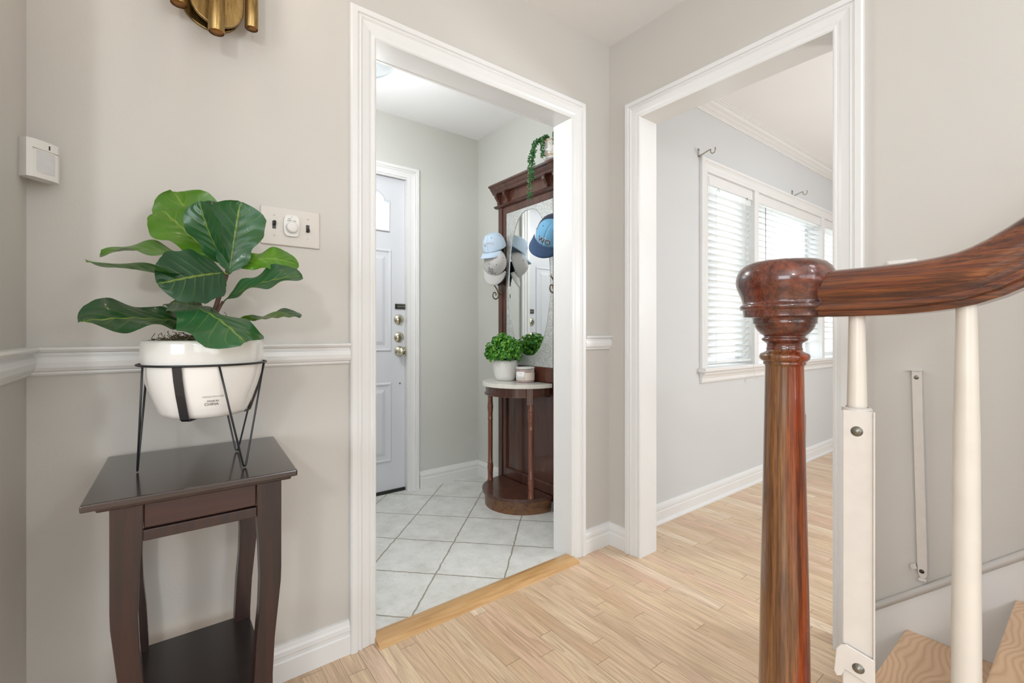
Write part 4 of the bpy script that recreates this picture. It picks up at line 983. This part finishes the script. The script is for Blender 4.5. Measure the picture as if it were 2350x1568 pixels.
def clump(n_, seed):
    rs = random.Random(seed); m = M()
    for i in range(n_):
        z_ = rs.uniform(-.45, 1); a = rs.uniform(0, 6.28); rr_ = math.sqrt(1-min(1, z_*z_))
        d_ = Vector((rr_*math.cos(a), rr_*math.sin(a), z_)); k = rs.uniform(.45, 1.08)
        c0 = Vector((1.700,2.290,.915))+Vector((d_.x*.095, d_.y*.118, d_.z*.100))*k
        if c0.x > 1.775: continue
        for j in range(7):
            dd = (d_+Vector((rs.gauss(0,.8), rs.gauss(0,.8), rs.gauss(0,.8)))).normalized()
            p = c0+dd*.013
            if p.x < 1.788 and p.z > .765 and (p.z > .87 or Vector((p.x-1.712, p.y-2.29)).length > .08): leafcloud(m, [(p, dd+Vector((0,0,.3)))], .0072, rs)
    return m
f_ = obj('foliage', clump(520, 3), BOXW, bp_, recalc=False); f_['kind'] = 'stuff'

cd = thing('jar_candle', 'smoky glass jar candle with white label beside the boxwood pot', 'candle', (1.742,2.132,.741))
CC = (1.742,2.132,0)
gj = obj('glass_jar', M().lathe([(0,.741),(.050,.741),(.0545,.744),(.055,.750),(.055,.822),(.052,.822),(.052,.81)], CC, 40), SMOKE, cd)
obj('wax', M().lathe([(0,.800),(.0553,.800),(.0556,.799),(.0556,.757),(.0553,.756)], CC, 40), WAX, cd)
obj('lid', M().lathe([(0,.831),(.054,.831),(.0565,.829),(.0565,.822),(.0535,.821)], CC, 40), plain('frosted_lid', (205,205,202), .3), cd)
lb = M(); lang = PI+.30
def lf_(u, v):
    a = lang+(u-.5)*1.05; return Vector((CC[0]+.0562*math.cos(a), CC[1]+.0562*math.sin(a), .762+v*.044))
lbo = obj('paper_label', lb.grid(lf_, 12, 1), plain('label_paper', (232,230,228), .7), cd, solid=.0004)
def lbend(zc):
    def f(p): a = lang+p.x/.0562; return Vector((CC[0]+(.0568+p.z)*math.cos(a), CC[1]+(.0568+p.z)*math.sin(a), zc+p.y))
    return f
text('label_text', 'LINEN', .0085, Matrix.Identity(4), INKL, lbo, .0001, bend=lbend(.795))

# trailing succulent on top
TP = Vector((1.765,1.925,2.009))
tp = thing('trailing_succulent', 'trailing green succulent in wicker wrapped white pot atop hall tree', 'plant', TP)
obj('pot', M().lathe([(0,0),(.040,0),(.046,.004),(.054,.05),(.056,.100),(.052,.102),(.050,.09),(0,.09)], TP, 32), CERAM_M, tp)
m = M()
for zc in (.014,.058,.094):
    for k in range(3): m.tube([TP+Vector(((.0475+.009*zc*10)*math.cos(a), (.0475+.009*zc*10)*math.sin(a), zc+k*.004+.002*math.sin(a*5+k*2))) for a in [2*PI*i/40 for i in range(40)]], .0014, 5, closed=True)
for k in range(9):
    a0 = 2*PI*k/9
    for sg in (-1,1): m.tube([TP+Vector(((.0475+.09*z)*math.cos(a0+sg*.35*math.sin(z*70)), (.0475+.09*z)*math.sin(a0+sg*.35*math.sin(z*70)), z)) for z in [.01+.0085*i for i in range(11)]], .0013, 5)
obj('wicker_weave', m, WICK, tp)
def strand(pts, n_, seed, wid=.014):
    rs = random.Random(seed); m = M(); pts = [Vector(p) for p in pts]; m.tube(pts, .0012, 5)
    for i in range(n_):
        t_ = rs.random()*(len(pts)-1); k = int(t_); p = pts[k].lerp(pts[min(k+1, len(pts)-1)], t_-k)
        d_ = Vector((rs.uniform(-1,.4), rs.uniform(-1,1), rs.uniform(-.5,.5))).normalized(); w_ = wid*rs.uniform(.4,1.1)
        c0 = p+d_*w_
        m.lathe([(0,-.0055),(.0030,-.003),(.0040,0),(.0028,.004),(0,.006)], c0, 6, d_+Vector((0,0,-.3)))
    obj('trailing_strand', m, SUCC, tp)
strand([TP+Vector((-.005,.005,.10)), TP+Vector((-.035,.035,.125)), TP+Vector((-.062,.060,.105)), TP+Vector((-.085,.068,.05)), TP+Vector((-.10,.066,-.02)), TP+Vector((-.103,.064,-.10)), TP+Vector((-.104,.062,-.22))], 300, 1, .017)
strand([TP+Vector((-.02,.03,.10)), TP+Vector((-.05,.050,.118)), TP+Vector((-.078,.052,.08)), TP+Vector((-.092,.05,0)), TP+Vector((-.096,.052,-.12))], 190, 2, .015)
strand([TP+Vector((-.01,-.01,.10)), TP+Vector((-.045,-.006,.122)), TP+Vector((-.072,-.004,.10)), TP+Vector((-.074,-.004,.05)), TP+Vector((-.072,-.006,.0))], 150, 3, .012)
strand([TP+Vector((.0,-.02,.10)), TP+Vector((-.02,-.05,.135)), TP+Vector((-.04,-.072,.11)), TP+Vector((-.05,-.08,.05))], 110, 5, .012)
